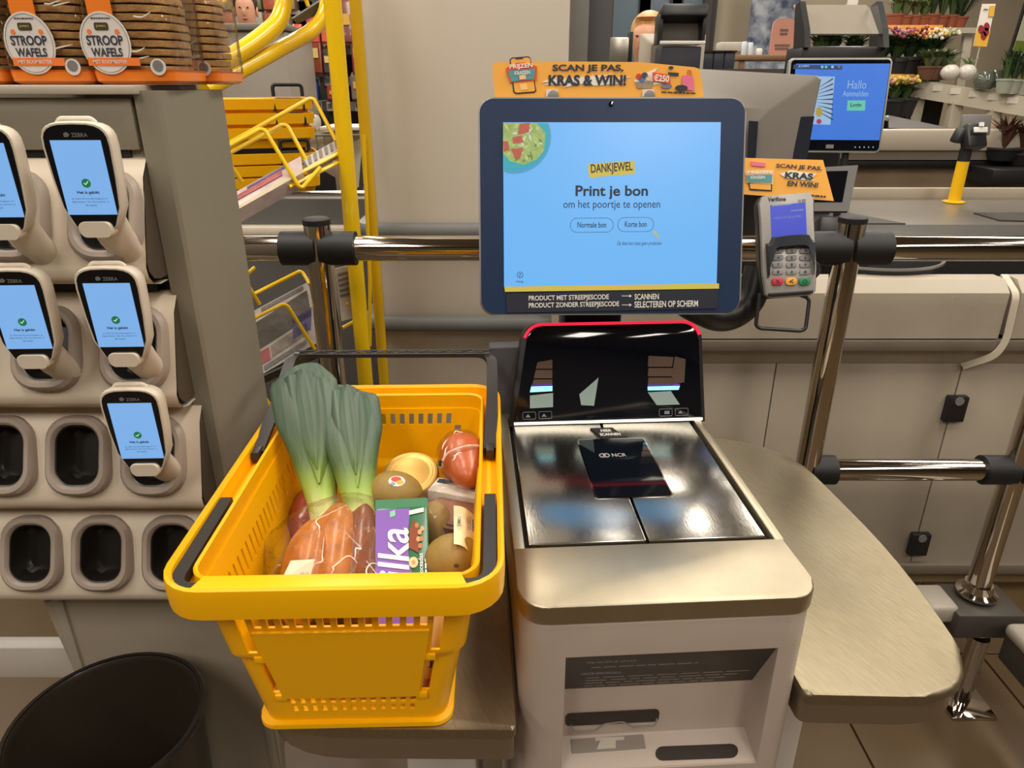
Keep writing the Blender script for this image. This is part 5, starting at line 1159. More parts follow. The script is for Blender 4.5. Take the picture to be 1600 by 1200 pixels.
# ------------------------------------------------------------------ cashier lane with belt
def cashier():
    z = .955; dk = M('belt_dark', (58, 54, 50), .5); wm = M('counter_white', (196, 184, 160))
    sg = M('lane_steel', (140, 134, 124), .35, .7)
    o = thing('belt_counter', 'cashier counter with dark belts and steel edges behind the guard rail', 'counter', (1.5, 2.75, 0))
    P = lambda n, bm, mt, **k: (bmesh.ops.translate(bm, verts=bm.verts, vec=-V((1.5, 2.75, 0))), part(n, bm, mt, o, **k))[1]
    bm = BM(); box(bm, (1.65, 2.75, z / 2 - .03), (2.5, .9, z - .06)); P('cabinet', bm, M('lane_taupe', (120, 108, 92), .5), smooth=0)
    bm = BM(); box(bm, (1.65, 2.75, z - .02), (2.5, .92, .04), bev=.004); P('worktop', bm, sg)
    bm = BM(); box(bm, (1.25, 2.42, z + .003), (1.5, .20, .008), bev=.002); P('belt', bm, dk)
    bm = BM(); quad(bm, [(.85, 2.55, z + .006), (1.40, 2.55, z + .006), (1.22, 2.95, z + .006), (.85, 2.95, z + .006)], .006, V((0, 0, 1))); P('belt', bm, dk, smooth=0)
    bm = BM(); quad(bm, [(1.78, 2.62, z + .006), (2.6, 2.48, z + .006), (2.6, 2.80, z + .006), (1.78, 2.78, z + .006)], .006, V((0, 0, 1))); P('belt', bm, dk, smooth=0)
    bm = BM(); box(bm, (1.75, 3.19, z + .02), (2.3, .025, .05), bev=.004); P('back_rail', bm, wm)
    bm = BM(); box(bm, (1.5, 2.305, z + .004), (2.2, .02, .012), bev=.002); P('steel_edge', bm, chrome)
    # tall brown panel and cream bumper of the lane behind
    q = thing('far_lane_counter', 'cream and brown checkout lane beyond the cashier counter', 'counter', (1.9, 3.7, 0))
    Q = lambda n, bm, mt, **k: (bmesh.ops.translate(bm, verts=bm.verts, vec=-V((1.9, 3.7, 0))), part(n, bm, mt, q, **k))[1]
    zz = lambda py: at(1450, py, Y=3.6).z
    bm = BM(); box(bm, (2.1, 3.70, zz(250) / 2), (.95, .08, zz(250))); Q('lane_panel', bm, M('lane_brown', (140, 120, 96), .5), smooth=0)
    bm = BM(); box(bm, (2.1, 3.62, (zz(202) + zz(236)) / 2), (.95, .06, zz(202) - zz(236)), bev=.012); Q('bumper_board', bm, wm)
    bm = BM(); box(bm, (2.1, 3.63, (zz(236) + zz(250)) / 2), (.95, .05, zz(236) - zz(250))); Q('bumper_strip', bm, M('strip_taupe', (112, 102, 90)), smooth=0)
    bm = BM(); box(bm, (2.1, 3.64, zz(256)), (.95, .05, .03), bev=.004); Q('black_rail', bm, black)
    bm = BM(); p = [at(1387, 180, Y=4.0), at(1500, 204, Y=3.7), at(1500, 210, Y=3.7), at(1387, 186, Y=4.0)]; quad(bm, p, .03); Q('belt_edge', bm, wm, smooth=0)
    bm = BM(); p = [at(1387, 186, Y=4.0), at(1500, 210, Y=3.69), at(1470, 212, Y=3.68), at(1387, 206, Y=3.8)]; quad(bm, p, .02); Q('belt', bm, dk, smooth=0)
    # yellow post with card reader
    b = at(1490, 316, Z=z + .002)
    y = thing('reader_post', 'yellow post with a black card reader on the cashier counter', 'post', b)
    h = at(1497, 236, Y=b.y).z - b.z
    bm = BM(); lathe(bm, [(.042, 0), (.042, .005), (.024, .008), (.023, h - .04)], 24); part('post_tube', bm, M('post_yellow', (240, 186, 10), .35), y)
    bm = BM(); lathe(bm, [(.0235, h - .04), (.0235, h + .01)], 24); part('post_collar', bm, black, y)
    bm = BM(); box(bm, (.01, -.01, h + .055), (.09, .05, .10), rot=(R(-25), 0, R(10)), bev=.012); box(bm, (-.035, .01, h + .06), (.03, .06, .06), rot=(0, R(20), 0), bev=.008); rd = part('card_reader', bm, dark, y)
    bm = BM(); box(bm, (.012, -.045, h + .085), (.055, .006, .022), rot=(R(-25), 0, 0), bev=.002); box(bm, (.012, -.043, h + .105), (.018, .006, .016), rot=(R(-25), 0, 0)); part('reader_keys', bm, M('clip_white', (214, 210, 204)), rd)
    bm = BM(); box(bm, (.02, .01, h + .10), (.12, .02, .08), rot=(R(-12), 0, 0), bev=.006); part('reader_shield', bm, M('shield_grey', (110, 108, 104), .5), y)
cashier()

def pos_screens():
    # back of the grey monitor behind our touchscreen
    c0 = at(1180, 190, Y=1.80)
    o = thing('grey_monitor_back', 'back of a grey monitor behind the large touchscreen', 'monitor', c0, (R(8), 0, R(-4))); m = mw(o)
    P = lambda x, y, yy: loc(m, x, y, y=yy)
    rings = []
    for yy, pts in ((.0, ((1060, 106), (1276, 118), (1283, 124), (1248, 290), (1060, 290))), (-.012, ((1062, 106), (1274, 118), (1281, 124), (1246, 288), (1062, 288))), (-.05, ((1085, 165), (1200, 170), (1205, 174), (1195, 286), (1085, 286)))):
        rings.append([P(x, y, yy) for x, y in pts])
    bm = BM(); loft(bm, rings); part('shell', bm, M('shell_grey', (142, 136, 128), .4, .2), o, smooth=25)
    for pts in (((1168, 187), (1183, 188), (1178, 260), (1165, 260)), ((1243, 181), (1270, 180), (1258, 250), (1236, 250))):
        flat('vent_panel', m, o, pts, M('vent_navy', (34, 40, 54), .5), y=-.012 if pts[0][0] > 1200 else -.045, off=.012)
    bm = BM(); box(bm, (.02, .03, (.86 - c0.z) / 2 - .05), (.08, .04, c0.z - .86 - .02), bev=.004); box(bm, (.02, .03, .845 - c0.z), (.2, .14, .012), bev=.003); part('stand', bm, dark, o)
    # cashier's login screen
    c0 = at(1310, 165, Y=2.45)
    s = thing('login_monitor', 'cashier monitor showing a blue login page behind the grey monitor', 'monitor', c0, (R(-8), 0, R(-6))); m = mw(s)
    ps = [loc(m, x, y, y=0) for x, y in ((1231, 89), (1393, 91), (1378, 238), (1222, 238))]
    cx = sum(p.x for p in ps) / 4; cz = sum(p.z for p in ps) / 4; w_ = ((ps[1].x - ps[0].x) + (ps[2].x - ps[3].x)) / 2; h_ = (ps[0].z + ps[1].z - ps[2].z - ps[3].z) / 2
    T = Matrix.Translation((cx, 0, cz)) @ XZ
    bm = BM(); prism(bm, rrect(w_, h_, .012), -.03, -.002, T, bev=.004, both=True); part('casing', bm, M('casing_silver', (150, 148, 140), .4, .3), s)
    bm = BM(); prism(bm, rrect(w_ - .012, h_ - .012, .01), -.004, 0, T); part('bezel', bm, glassk, s)
    c, a, h = rectL(m, 1237, 100, 1382, 219); bm = BM(); box(bm, (c.x, -.0006, c.z), (a, .001, h)); d = part('display', bm, M('login_blue', (62, 128, 232), .3, emit=.8), s, smooth=0)
    f = lambda n, p, mt, off=.0016: flat(n, m, d, p, mt, off=off, th=.001)
    lt = M('login_pale', (170, 210, 250), .5, emit=.7)
    f('picture', [(1272, 119), (1304, 120), (1297, 195), (1260, 194)], lt)
    for k in range(9): f('palm_leaf', [(1274, 140 + 4 * k), (1301, 122 + 8 * k), (1301, 124.5 + 8 * k)], M('login_brown', (96, 82, 110), .5, emit=.3), .003)
    f('flower', disc_px(1279, 175, 5, 8, 10), M('login_yellow', (226, 196, 60), .5, emit=.5), .0042); f('flower', disc_px(1279, 190, 4, 4, 10), M('login_pink', (214, 60, 110), .5, emit=.5), .0042)
    ptext(m, 'Hallo', d, (1324, 126, 1353, 139), lt, off=.004, bold=-.005); ptext(m, 'Aanmelden', d, (1316, 142, 1356, 151), lt, off=.004)
    f('login_button', [(1324, 157), (1352, 157), (1351, 173), (1323, 173)], M('login_green', (110, 220, 196), .5, emit=.7)); ptext(m, 'Login', d, (1328, 161, 1345, 169), M('screen_ink', (28, 54, 92)), off=.004, bold=.02)
    f('title_bar', [(1240, 101), (1316, 103), (1315, 109), (1239, 108)], M('login_navy', (40, 84, 150), .5, emit=.4)); ptext(m, 'JE JUMBO', d, (1247, 102, 1264, 106), lt, off=.004, bold=.03)
    for k, x in enumerate((1284, 1290, 1300, 1310)): f('status_dot', disc_px(x, 105, 2.2, 2.2, 8), (lt, M('login_green', (110, 220, 196)), lt, greyp)[k], .004)
    c, a, h = rectL(m, 1290, 226, 1302, 232); bm = BM(); box(bm, (c.x, -.002, c.z), (a, .002, h)); part('badge', bm, greyp, s, smooth=0)
    for k in range(5): flat('menu_key', m, s, disc_px(1336 + 7 * k, 230, 1.1, 1.1, 6), lt, off=.0012)
    bm = BM(); tube(bm, [(cx + .06, .03, cz - h_ / 2 + .02), (cx + .06, .04, .955 - c0.z + .01)], .012, n=10); lathe(bm, [(.07, .96 - c0.z), (.07, .965 - c0.z)], 24, Matrix.Translation((cx + .06, .04, 0))); part('stand', bm, dark, s)
    # grey tablet on a stand
    c0 = at(1312, 290, Y=2.25); t = thing('counter_tablet', 'grey framed tablet leaning on the cashier counter behind the terminal', 'tablet', c0, (R(-25), 0, R(-8))); m = mw(t)
    ps = [loc(m, x, y, y=0) for x, y in ((1270, 262), (1341, 258), (1326, 330), (1262, 330))]; bm = BM(); quad(bm, ps, .02, V((0, -1, 0))); part('frame', bm, M('tablet_grey', (96, 94, 92), .5), t, smooth=0)
    flat('display', m, t, [(1280, 268), (1325, 267), (1316, 316), (1272, 316)], glassk, off=.001)
    bm = BM(); box(bm, (0, .06, -.12), (.10, .10, .06), bev=.01); part('stand', bm, dark, t)
    # receipt printer with tilted mirror
    c0 = at(1313, 80, Y=2.75); p = thing('receipt_printer', 'black receipt printer with a tilted glass top above the login monitor', 'printer', c0); 
    w_ = .27
    bm = BM(); box(bm, (0, .05, -.03), (w_ + .02, .16, .09), bev=.008); part('body', bm, dark, p)
    for sx in (-1, 1):
        bm = BM(); prism(bm, [(-.05, 0), (.06, 0), (.10, .14), (.06, .15), (-.02, .06)], 0, .02, Matrix(((0, 0, 1, sx * w_ / 2 - .01), (1, 0, 0, 0), (0, 1, 0, .01), (0, 0, 0, 1)))); part('side_arm', bm, dark, p, smooth=0)
    bm = BM(); quad(bm, [(-w_ / 2, .0, .055), (w_ / 2 + .04, .0, .055), (w_ / 2 - .02, .12, .155), (-w_ / 2 - .01, .12, .155)], .006); part('glass_top', bm, M('tilt_glass', (168, 160, 146), .2, .3), p, smooth=0)
    bm = BM(); box(bm, (0, .05, (.955 - c0.z - .07) / 2 - .035), (.12, .10, c0.z - .955 - .07)); part('column', bm, dark, p, smooth=0)
pos_screens()
# ------------------------------------------------------------------ yellow flyer rack left of the pillar
def rack():
    o = thing('flyer_rack', 'yellow tube and wire flyer rack left of the beige column', 'rack', (-.45, 1.56, 0)); D = V((-.45, 1.56, 0))
    def T(name, pix, r, mat=yelm, fr=.05, n=12):
        bm = BM(); pts = [at(x, y, Y=yy) - D for x, y, yy in pix]; tube(bm, fillet(pts, fr, 6), r, n=n); return part(name, bm, mat, o)
    xa = at(541, 250, Y=1.56).x - D.x; xb = at(574, 250, Y=1.66).x - D.x
    bm = BM(); tube(bm, [(xa, 0, 0), (xa, 0, 1.75)], .0175, n=18); part('upright_tube', bm, yelm, o)
    bm = BM(); tube(bm, [(xb, .10, 0), (xb, .10, 1.75)], .0125, n=14); part('upright_tube', bm, M('yellow_shade_tube', (206, 164, 20), .35), o)  # shade of the rear upright is put into its darker yellow
    bm = BM(); tube(bm, [(xa - .13, .0, 0), (xa - .13, 0, .75)], .0175, n=18); part('upright_tube', bm, yelm, o)
    T('shelf_tube', [(444, -60, 1.60), (444, 5, 1.60), (436, 35, 1.58), (385, 78, 1.50), (305, 116, 1.42)], .0170, fr=.06, n=18)
    T('shelf_tube', [(512, -60, 1.72), (510, 20, 1.70), (490, 48, 1.66), (350, 124, 1.46), (320, 140, 1.42)], .0150, fr=.05, n=16)
    bm = BM(); quad(bm, [at(455, 28, Y=1.62) - D, at(508, -6, Y=1.72) - D, at(508, 16, Y=1.72) - D, at(462, 36, Y=1.64) - D], .004); part('tray', bm, M('tray_dark', (70, 66, 60), .5), o, smooth=0)
    bm = BM(); quad(bm, [at(300, 108, Y=1.43) - D, at(425, 28, Y=1.57) - D, at(428, 36, Y=1.60) - D, at(306, 114, Y=1.47) - D], .004); part('tray', bm, M('tray_dark', (70, 66, 60)), o, smooth=0)
    W_ = [[(352, 0, 1.6), (284, 42, 1.5), (318, 102, 1.48)], [(266, 8, 1.62), (290, -6, 1.64)], [(470, -20, 1.62), (482, 10, 1.62)],
          [(350, 228, 1.45), (484, 154, 1.58), (491, 155, 1.58), (525, 220, 1.56)],
          [(350, 232, 1.40), (405, 202, 1.46), (414, 203, 1.46), (470, 296, 1.44), (500, 262, 1.5)],
          [(350, 244, 1.46), (440, 195, 1.54), (449, 196, 1.54), (483, 258, 1.52), (505, 246, 1.54)],
          [(452, 292, 1.44), (500, 268, 1.50), (532, 252, 1.56)], [(470, 270, 1.48), (532, 238, 1.56)],
          [(355, 250, 1.40), (378, 284, 1.42)],
          [(382, 432, 1.42), (398, 418, 1.44)], [(384, 440, 1.42), (406, 476, 1.42)],
          [(388, 464, 1.48), (468, 424, 1.54), (473, 426, 1.54), (484, 444, 1.52)],
          [(392, 500, 1.42), (440, 476, 1.46), (449, 477, 1.46), (492, 546, 1.46)],
          [(535, 512, 1.56), (552, 503, 1.58)], [(540, 476, 1.56), (550, 470, 1.58)], [(408, 612, 1.42), (424, 636, 1.42)], [(568, 210, 1.64), (578, 440, 1.64), (578, 540, 1.64)], [(410, 640, 1.42), (425, 640, 1.42)]]
    for w_ in W_: T('wire_holder', w_, .0042, fr=.012, n=8)
    def flyer(name, label, px, ys, mat, th=.012, extra=()):
        pts = [at(x, y, Y=yy) for (x, y), yy in zip(px, ys)]; pts[2] = pts[1] + pts[3] - pts[0]; c = pts[3].copy(); bm = BM(); nn = (pts[1] - pts[0]).cross(pts[3] - pts[0]).normalized(); nn = nn if nn.dot(CAM - c) > 0 else -nn; quad(bm, [p - c for p in pts], th, nn)
        q = part(name, bm, mat, None, c, smooth=0); tag(q, label, 'flyer', 'flyers in the yellow rack')
        for poly, mt in extra:
            bm = BM()
            e = [pts[0] + (pts[1] - pts[0]) * u + (pts[3] - pts[0]) * v - c + nn * .002 for u, v in poly]
            quad(bm, e, .0015, nn); part('print_block', bm, mt, q, smooth=0)
        return q
    nw = M('newsprint', (176, 168, 160), .6, var=.25, scale=60); ph = M('print_photo', (74, 66, 58), .5, var=.7, scale=60); pb = M('print_blue', (84, 76, 120), .5); pr = M('print_red', (150, 70, 70), .5, var=.4, scale=80); pz = M('print_grey', (110, 104, 100), .6, var=.4, scale=150)
    flyer('magazine_stack', 'glossy film-wrapped magazines in the middle rack tray', [(364, 302), (470, 244), (486, 262), (366, 332)], [1.40, 1.50, 1.46, 1.36], M('magazine_gloss', (190, 172, 168), .15, coat=.6, var=.3, scale=30), .03,
          [([(.05, .25), (.7, .2), (.7, .5), (.05, .5)], pr), ([(.2, .1), (.8, .05), (.8, .18), (.2, .2)], pb), ([(.0, .82), (1, .72), (1, .98), (0, 1)], M('tray_lip', (176, 160, 130), .4))])
    flyer('flyer_stack', 'grey printed leaflets at the right of the middle rack tray', [(474, 248), (530, 216), (532, 232), (482, 262)], [1.52, 1.60, 1.57, 1.50], nw, .02, [([(.1 + .15 * k, .1), (.18 + .15 * k, .1), (.12 + .15 * k, .8), (.04 + .15 * k, .8)], pz) for k in range(6)])
    flyer('newspaper_stack', 'folded newspaper with dark photo in the lower rack tray', [(388, 490), (482, 440), (500, 540), (404, 588)], [1.48, 1.56, 1.46, 1.40], nw, .03,
          [([(.06, .20), (.95, .12), (.95, .55), (.06, .62)], ph), ([(.0, .66), (.22, .66), (.22, .86), (.0, .86)], pr), ([(.65, .45), (.98, .42), (.9, .74), (.6, .76)], pb), ([(.25, .66), (.85, .60), (.85, .78), (.25, .84)], M('print_mid', (132, 122, 112), .6, var=.5, scale=80)), ([(.2, .02), (.9, .02), (.9, .08), (.2, .08)], pz), ([(.1, .9), (.8, .86), (.8, .93), (.1, .97)], pz)])
    flyer('flyer_sheet', 'white leaflet hanging right of the left guard post', [(524, 420), (548, 414), (548, 462), (534, 502)], [1.56, 1.58, 1.57, 1.55], nw, .004, [([(.1, .1 + .1 * k), (.8, .1 + .1 * k), (.8, .14 + .1 * k), (.1, .14 + .1 * k)], pz) for k in range(5)])
    bm = BM(); p = [at(400, 590, Y=1.40), at(500, 545, Y=1.46), at(500, 555, Y=1.50), at(405, 600, Y=1.44)]; quad(bm, [q - D for q in p], .004); part('tray', bm, M('tray_dark', (70, 66, 60)), o, smooth=0)
rack()

# ------------------------------------------------------------------ stack of yellow baskets
def basket_stack():
    bm = BM(); rings = []
    for z, w_, l_ in ((-.03, .20, .36), (.0, .215, .375), (.001, .245, .40), (.033, .25, .405), (.034, .235, .39), (.0, .21, .37), (-.025, .195, .35)): rings.append([V((a, b, z)) for a, b in rrect(w_, l_, .035, 5)])
    loft(bm, rings, cap=False)
    c0 = at(388, 170, Y=2.55)
    o = thing('stacked_basket', 'x', 'basket', c0, (0, 0, R(-70)), 'stack of yellow baskets behind the flyer rack')
    part('basket_body', bm, yel, o)
    for x, y, s in ((-.03, -.207, 1), (.05, .2075, 1)):
        bm = BM(); prism(bm, rrect(.07, .018, .008, 4), 0, .004, Matrix.Translation((x * .2, y, .022)) @ XZ); part('grip_hole', bm, black, o)
    bm = BM(); prism(bm, rrect(.06, .018, .008, 4), 0, .006, Matrix.Translation((-.128, .0, .022)) @ Matrix.Rotation(R(-90), 4, 'Z') @ XZ); part('grip_hole', bm, black, o)
    bm = BM(); tube(bm, fillet([(.118, .08, .04), (.118, .08, .075), (.118, .17, .075), (.118, .17, .04)], .012), .006, n=8); part('handle', bm, black, o)
    names = ['topmost basket of the yellow stack behind the rack', 'second basket from the top of the yellow stack', 'third basket from the top of the yellow stack', 'fourth yellow basket, just below the dark gap of the stack', 'fifth basket from the top of the yellow stack', 'lowest visible basket of the yellow stack']
    for k, (py, dx) in enumerate(((170, 0), (192, 3), (214, 6), (252, 12), (270, 14), (288, 16))):
        p = at(388 + dx, py, Y=2.55 + .0)
        if k == 0: o['label'] = names[0]
        else: dup(o, p, label=names[k])
    p = at(394, 232, Y=2.55); bm = BM(); loft(bm, [[V((a, b, z)) for a, b in rrect(w_, w_ + .15, .03, 4)] for z, w_ in ((-.06, .18), (.035, .20))]); q = part('dark_basket', bm, dark, None, p, (0, 0, R(-70))); tag(q, 'dark crate in the middle of the yellow basket stack', 'basket')
    bm = BM(); b = at(394, 300, Y=2.55); box(bm, (0, 0, (b.z - .03) / 2), (.30, .42, b.z - .03), bev=.01); q = part('basket_trolley', bm, dark, None, (b.x, b.y, 0), (0, 0, R(-70))); tag(q, 'dark wheeled base under the yellow basket stack', 'trolley')
basket_stack()

# ------------------------------------------------------------------ shop floor behind, left of the pillar
def shop_left():
    # low grey lane counter crossing behind the rack
    o = thing('lane_counter', 'grey lane counter with cream edge behind the flyer rack', 'counter', (-1.0, 2.05, 0)); D = V((-1.0, 2.05, 0))
    Z = lambda py, Y: at(450, py, Y=Y).z
    Y = 1.98
    bm = BM(); box(bm, (0, 0, (Z(312, Y)) / 2), (1.3, .12, Z(312, Y))); part('counter_body', bm, M('lane_grey', (92, 90, 88), .5), o, smooth=0)
    bm = BM(); box(bm, (0, -.075, (Z(352, Y) + Z(366, Y)) / 2), (1.3, .04, Z(352, Y) - Z(366, Y)), bev=.006); part('cream_edge', bm, M('edge_cream', (204, 194, 176), .45), o)
    bm = BM(); box(bm, (0, -.07, Z(374, Y)), (1.3, .03, .03)); part('grey_edge', bm, greyp, o, smooth=0)
    bm = BM(); tube(bm, [(-.65, -.05, Z(304, Y)), (.65, -.05, Z(304, Y))], .008, n=10); part('chrome_rail', bm, chrome, o)
    # chest freezer / salad bar
    f = thing('chilled_counter', 'grey chilled counter with blue-lit glass front in the shop behind', 'chiller', (-1.9, 4.6, 0)); Y = 4.4
    z = lambda py: at(350, py, Y=Y).z; x = lambda px: at(px, 70, Y=Y).x + 1.9
    gm = M('chiller_grey', (124, 118, 108), .5)
    bm = BM(); box(bm, ((x(200) + x(368)) / 2, .0, (z(38) + z(66)) / 2), (x(368) - x(200), .5, z(38) - z(66)), bev=.01); part('hood', bm, gm, f)
    bm = BM(); box(bm, ((x(200) + x(370)) / 2, .05, z(104) / 2), (x(370) - x(200), .5, z(104))); part('base', bm, gm, f, smooth=0)
    bl = M('chiller_light', (70, 104, 170), .3, emit=.35, var=.5, scale=12, stretch=(1, .1, .05))
    for k in range(12):
        bm = BM(); w_ = (x(370) - x(240)) / 12; box(bm, (x(240) + w_ * (k + .5), -.12, (z(66) + z(104)) / 2), (w_ * .7, .06, z(66) - z(104)), bev=.004); part('glass_panel', bm, bl if k % 3 else M('chiller_light2', (150, 190, 220), .3, emit=.5), f)
    g = thing('grey_cabinet', 'tall plain grey cabinet beside the chilled counter', 'cabinet', (at(420, 100, Y=4.0).x, 4.0, 0))
    w_ = at(472, 100, Y=4).x - at(366, 100, Y=4).x; h = at(420, 46, Y=3.75).z
    bm = BM(); box(bm, (0, 0, h / 2), (w_, .5, h), bev=.02); part('cabinet_body', bm, M('cabinet_plain', (138, 130, 118), .5), g)
    bm = BM(); box(bm, (0, -.01, h + .01), (w_ + .02, .52, .03), bev=.006); part('cabinet_top', bm, M('cabinet_trim', (112, 106, 98), .5), g)
    # produce shelves at the back
    ps = thing('produce_shelf', 'dark produce shelves with white price rails at the far left back', 'shelf', (-4.0, 10.0, 0)); Y = 9.8
    for py in (0, 20, 45):
        zz = at(350, py, Y=Y).z; bm = BM(); box(bm, (0, 0, zz), (3.4, .5, .04)); sf = part('shelf_board', bm, dark, ps, smooth=0)
        for k in range(16):
            bm = BM(); box(bm, (-1.2 + k * .17, -.255, zz), (.13, .006, .04)); part('price_tag', bm, paper, sf, smooth=0)
    bm = BM(); box(bm, (0, .25, 1.3), (3.4, .05, 2.6)); part('back_board', bm, dark, ps, smooth=0)
    rr = random.Random(11); ORD = 'first second third fourth fifth sixth seventh eighth ninth tenth eleventh twelfth thirteenth fourteenth fifteenth sixteenth seventeenth eighteenth nineteenth twentieth'.split()
    cols = [(196, 186, 170), (150, 160, 120), (214, 208, 196), (206, 110, 84), (170, 140, 110), (120, 130, 90)]
    n = 0
    for py, hh in ((18, .16), (43, .18)):
        zz = at(350, py + 3, Y=Y).z + .017
        xx = at(275, py, Y=Y).x
        while xx < at(450, py, Y=Y).x:
            w_ = rr.uniform(.12, .22); k = rr.randrange(6) if py < 40 else rr.choice((0, 3, 3, 4))
            hv = hh * rr.uniform(.6, 1); bm = BM(); box(bm, (0, 0, hv / 2 + .006), (w_, .2, hv), bev=.02, seg=2); q = part('produce_bag', bm, M('produce%d' % k, cols[k], .4, var=.3, scale=20), None, (xx + w_ / 2, Y - .1, zz - hh * .0))
            tag(q, '%s produce bag, %s from the left on the %s far shelf' % (('cream', 'green', 'white', 'orange', 'tan', 'olive')[k], ORD[n], 'middle' if py < 40 else 'lower'), 'produce', 'bagged produce on the far shelves'); xx += w_ + .02; n += 1
        n = 0
    # snack shelf between rack and pillar
    s = thing('snack_shelf', 'snack shelving with electronic price tags left of the beige column', 'shelf', (at(515, 100, Y=4.3).x, 4.5, 0)); Y = 4.3; X0 = s.location.x
    L = lambda px: at(px, 120, Y=Y).x - X0
    tagm = M('price_tag_white', (214, 210, 200), .5); tags = M('price_tag_grey', (128, 122, 110), .5)
    bm = BM(); box(bm, (0.05, .5, 1.0), (L(600) - L(440), .04, 2.4)); part('back_board', bm, M('shelf_back', (70, 66, 62), .6), s, smooth=0)
    pys = [75, 127, 168]
    for py in pys:
        z = at(515, py, Y=Y).z; bm = BM(); box(bm, (.05, .25, z), (L(600) - L(452), .5, .05)); bd = part('shelf_board', bm, M('shelf_grey', (112, 108, 100), .5), s, smooth=0)
        for px in (464, 480, 498, 512, 545, 558):
            bm = BM(); box(bm, (L(px), -.004, z), (.036, .008, .052), bev=.002); tg = part('price_tag', bm, tagm, bd)
            bm = BM(); box(bm, (L(px), -.0095, z + .002), (.022, .003, .026)); part('tag_screen', bm, tags, bd, smooth=0)
    items = [(75, [(455, 14, .10, (196, 60, 40), 'red'), (478, 20, .16, (190, 70, 50), 'dark red'), (500, 22, .18, (200, 90, 70), 'pink'), (530, 22, .22, (110, 50, 44), 'maroon'), (548, 16, .2, (140, 60, 56), 'wine red')], 'upper'),
             (124, [(455, 17, .15, (212, 100, 54), 'orange'), (473, 25, .20, (130, 60, 34), 'brown'), (499, 17, .14, (70, 64, 66), 'black'), (519, 14, .14, (90, 60, 40), 'dark brown'), (545, 18, .2, (124, 34, 40), 'crimson')], 'middle'),
             (166, [(460, 12, .13, (40, 70, 150), 'blue'), (473, 12, .11, (46, 84, 160), 'light blue'), (500, 26, .08, (150, 60, 50), 'brick red'), (540, 24, .15, (120, 104, 96), 'taupe')], 'lower')]
    for py, its, nm in items:
        z = at(515, py, Y=Y).z + .027
        for px, pw, h, col, cn in its:
            w_ = L(px + pw) - L(px)
            bm = BM(); rings = [[V((a, b, zz)) for a, b in rrect(w_ * k, .09 * k2, .012, 3)] for zz, k, k2 in ((0, .9, .8), (.01, 1, 1), (h * .85, 1, .9), (h, .94, .3))]; loft(bm, rings)
            q = part('snack_bag', bm, M('snack_' + cn.replace(' ', '_'), col, .35, coat=.3, var=.35, scale=30), None, (X0 + L(px) + w_ / 2, Y + .15, z)); tag(q, '%s snack pack on the %s snack shelf behind the rack' % (cn, nm), 'snack', 'snacks on the shelves behind the rack')
            bm = BM(); box(bm, (0, -.046, h * .55), (w_ * .6, .004, h * .25)); part('pack_print', bm, M('snack_print_' + ('a' if px % 2 else 'b'), (222, 190, 120) if px % 2 else (206, 160, 60), .5), q, smooth=0)
    # white tub trolley
    c = at(515, 232, Y=3.1); t = thing('white_tub_cart', 'cream tub in a wire cart in front of the snack shelf', 'cart', (c.x, c.y, 0))
    bm = BM(); rings = [[V((a, b, z)) for a, b in rrect(w_, w_ * .7, .03, 4)] for z, w_ in ((c.z - .16, .20), (c.z + .05, .26), (c.z + .07, .27), (c.z + .07, .25), (c.z + .05, .245))]; loft(bm, rings); part('tub', bm, M('tub_cream', (196, 188, 164), .45), t)
    bm = BM(); box(bm, (-.10, 0, c.z + .10), (.12, .16, .06), bev=.02); part('bag_in_tub', bm, M('crinkle_white', (190, 184, 172), .3, bump=.6, bscale=40), t)
    for k in range(9):
        bm = BM(); tube(bm, [(-.20 + k * .03, -.10, c.z - .30), (-.20 + k * .03, -.12, c.z + .06)], .003, n=5); part('cart_wire', bm, greyp, t)
    bm = BM(); tube(bm, [(-.21, -.12, c.z + .06), (.16, -.12, c.z + .06)], .006, n=6); part('cart_rail', bm, greyp, t)
    bm = BM()
    for sx in (-.15, .15):
        for sy in (-.08, .08): tube(bm, [(sx, sy, 0), (sx, sy, c.z - .15)], .010, n=6)
    part('cart_leg', bm, greyp, t)
    bm = BM(); box(bm, (.10, -.02, c.z + .085), (.20, .22, .015), bev=.004); part('lid', bm, M('lid_white', (206, 202, 194), .4), t)
    c2 = at(506, 285, Y=2.9); bm = BM(); box(bm, (0, 0, 0), (.16, .02, .16)); box(bm, (0, .012, -c2.z / 2), (.03, .01, c2.z)); q = part('poster_board', bm, nw_(), None, c2, smooth=0); tag(q, 'grey printed board low behind the flyer rack', 'board')
    bm = BM(); prism(bm, [(-.04, -.06), (.05, -.06), (.05, .02), (.0, .05), (-.04, .02)], .010, .012, XZ); part('board_print', bm, ink, q, smooth=0)
def nw_(): return M('newsprint', (176, 168, 160))
shop_left()

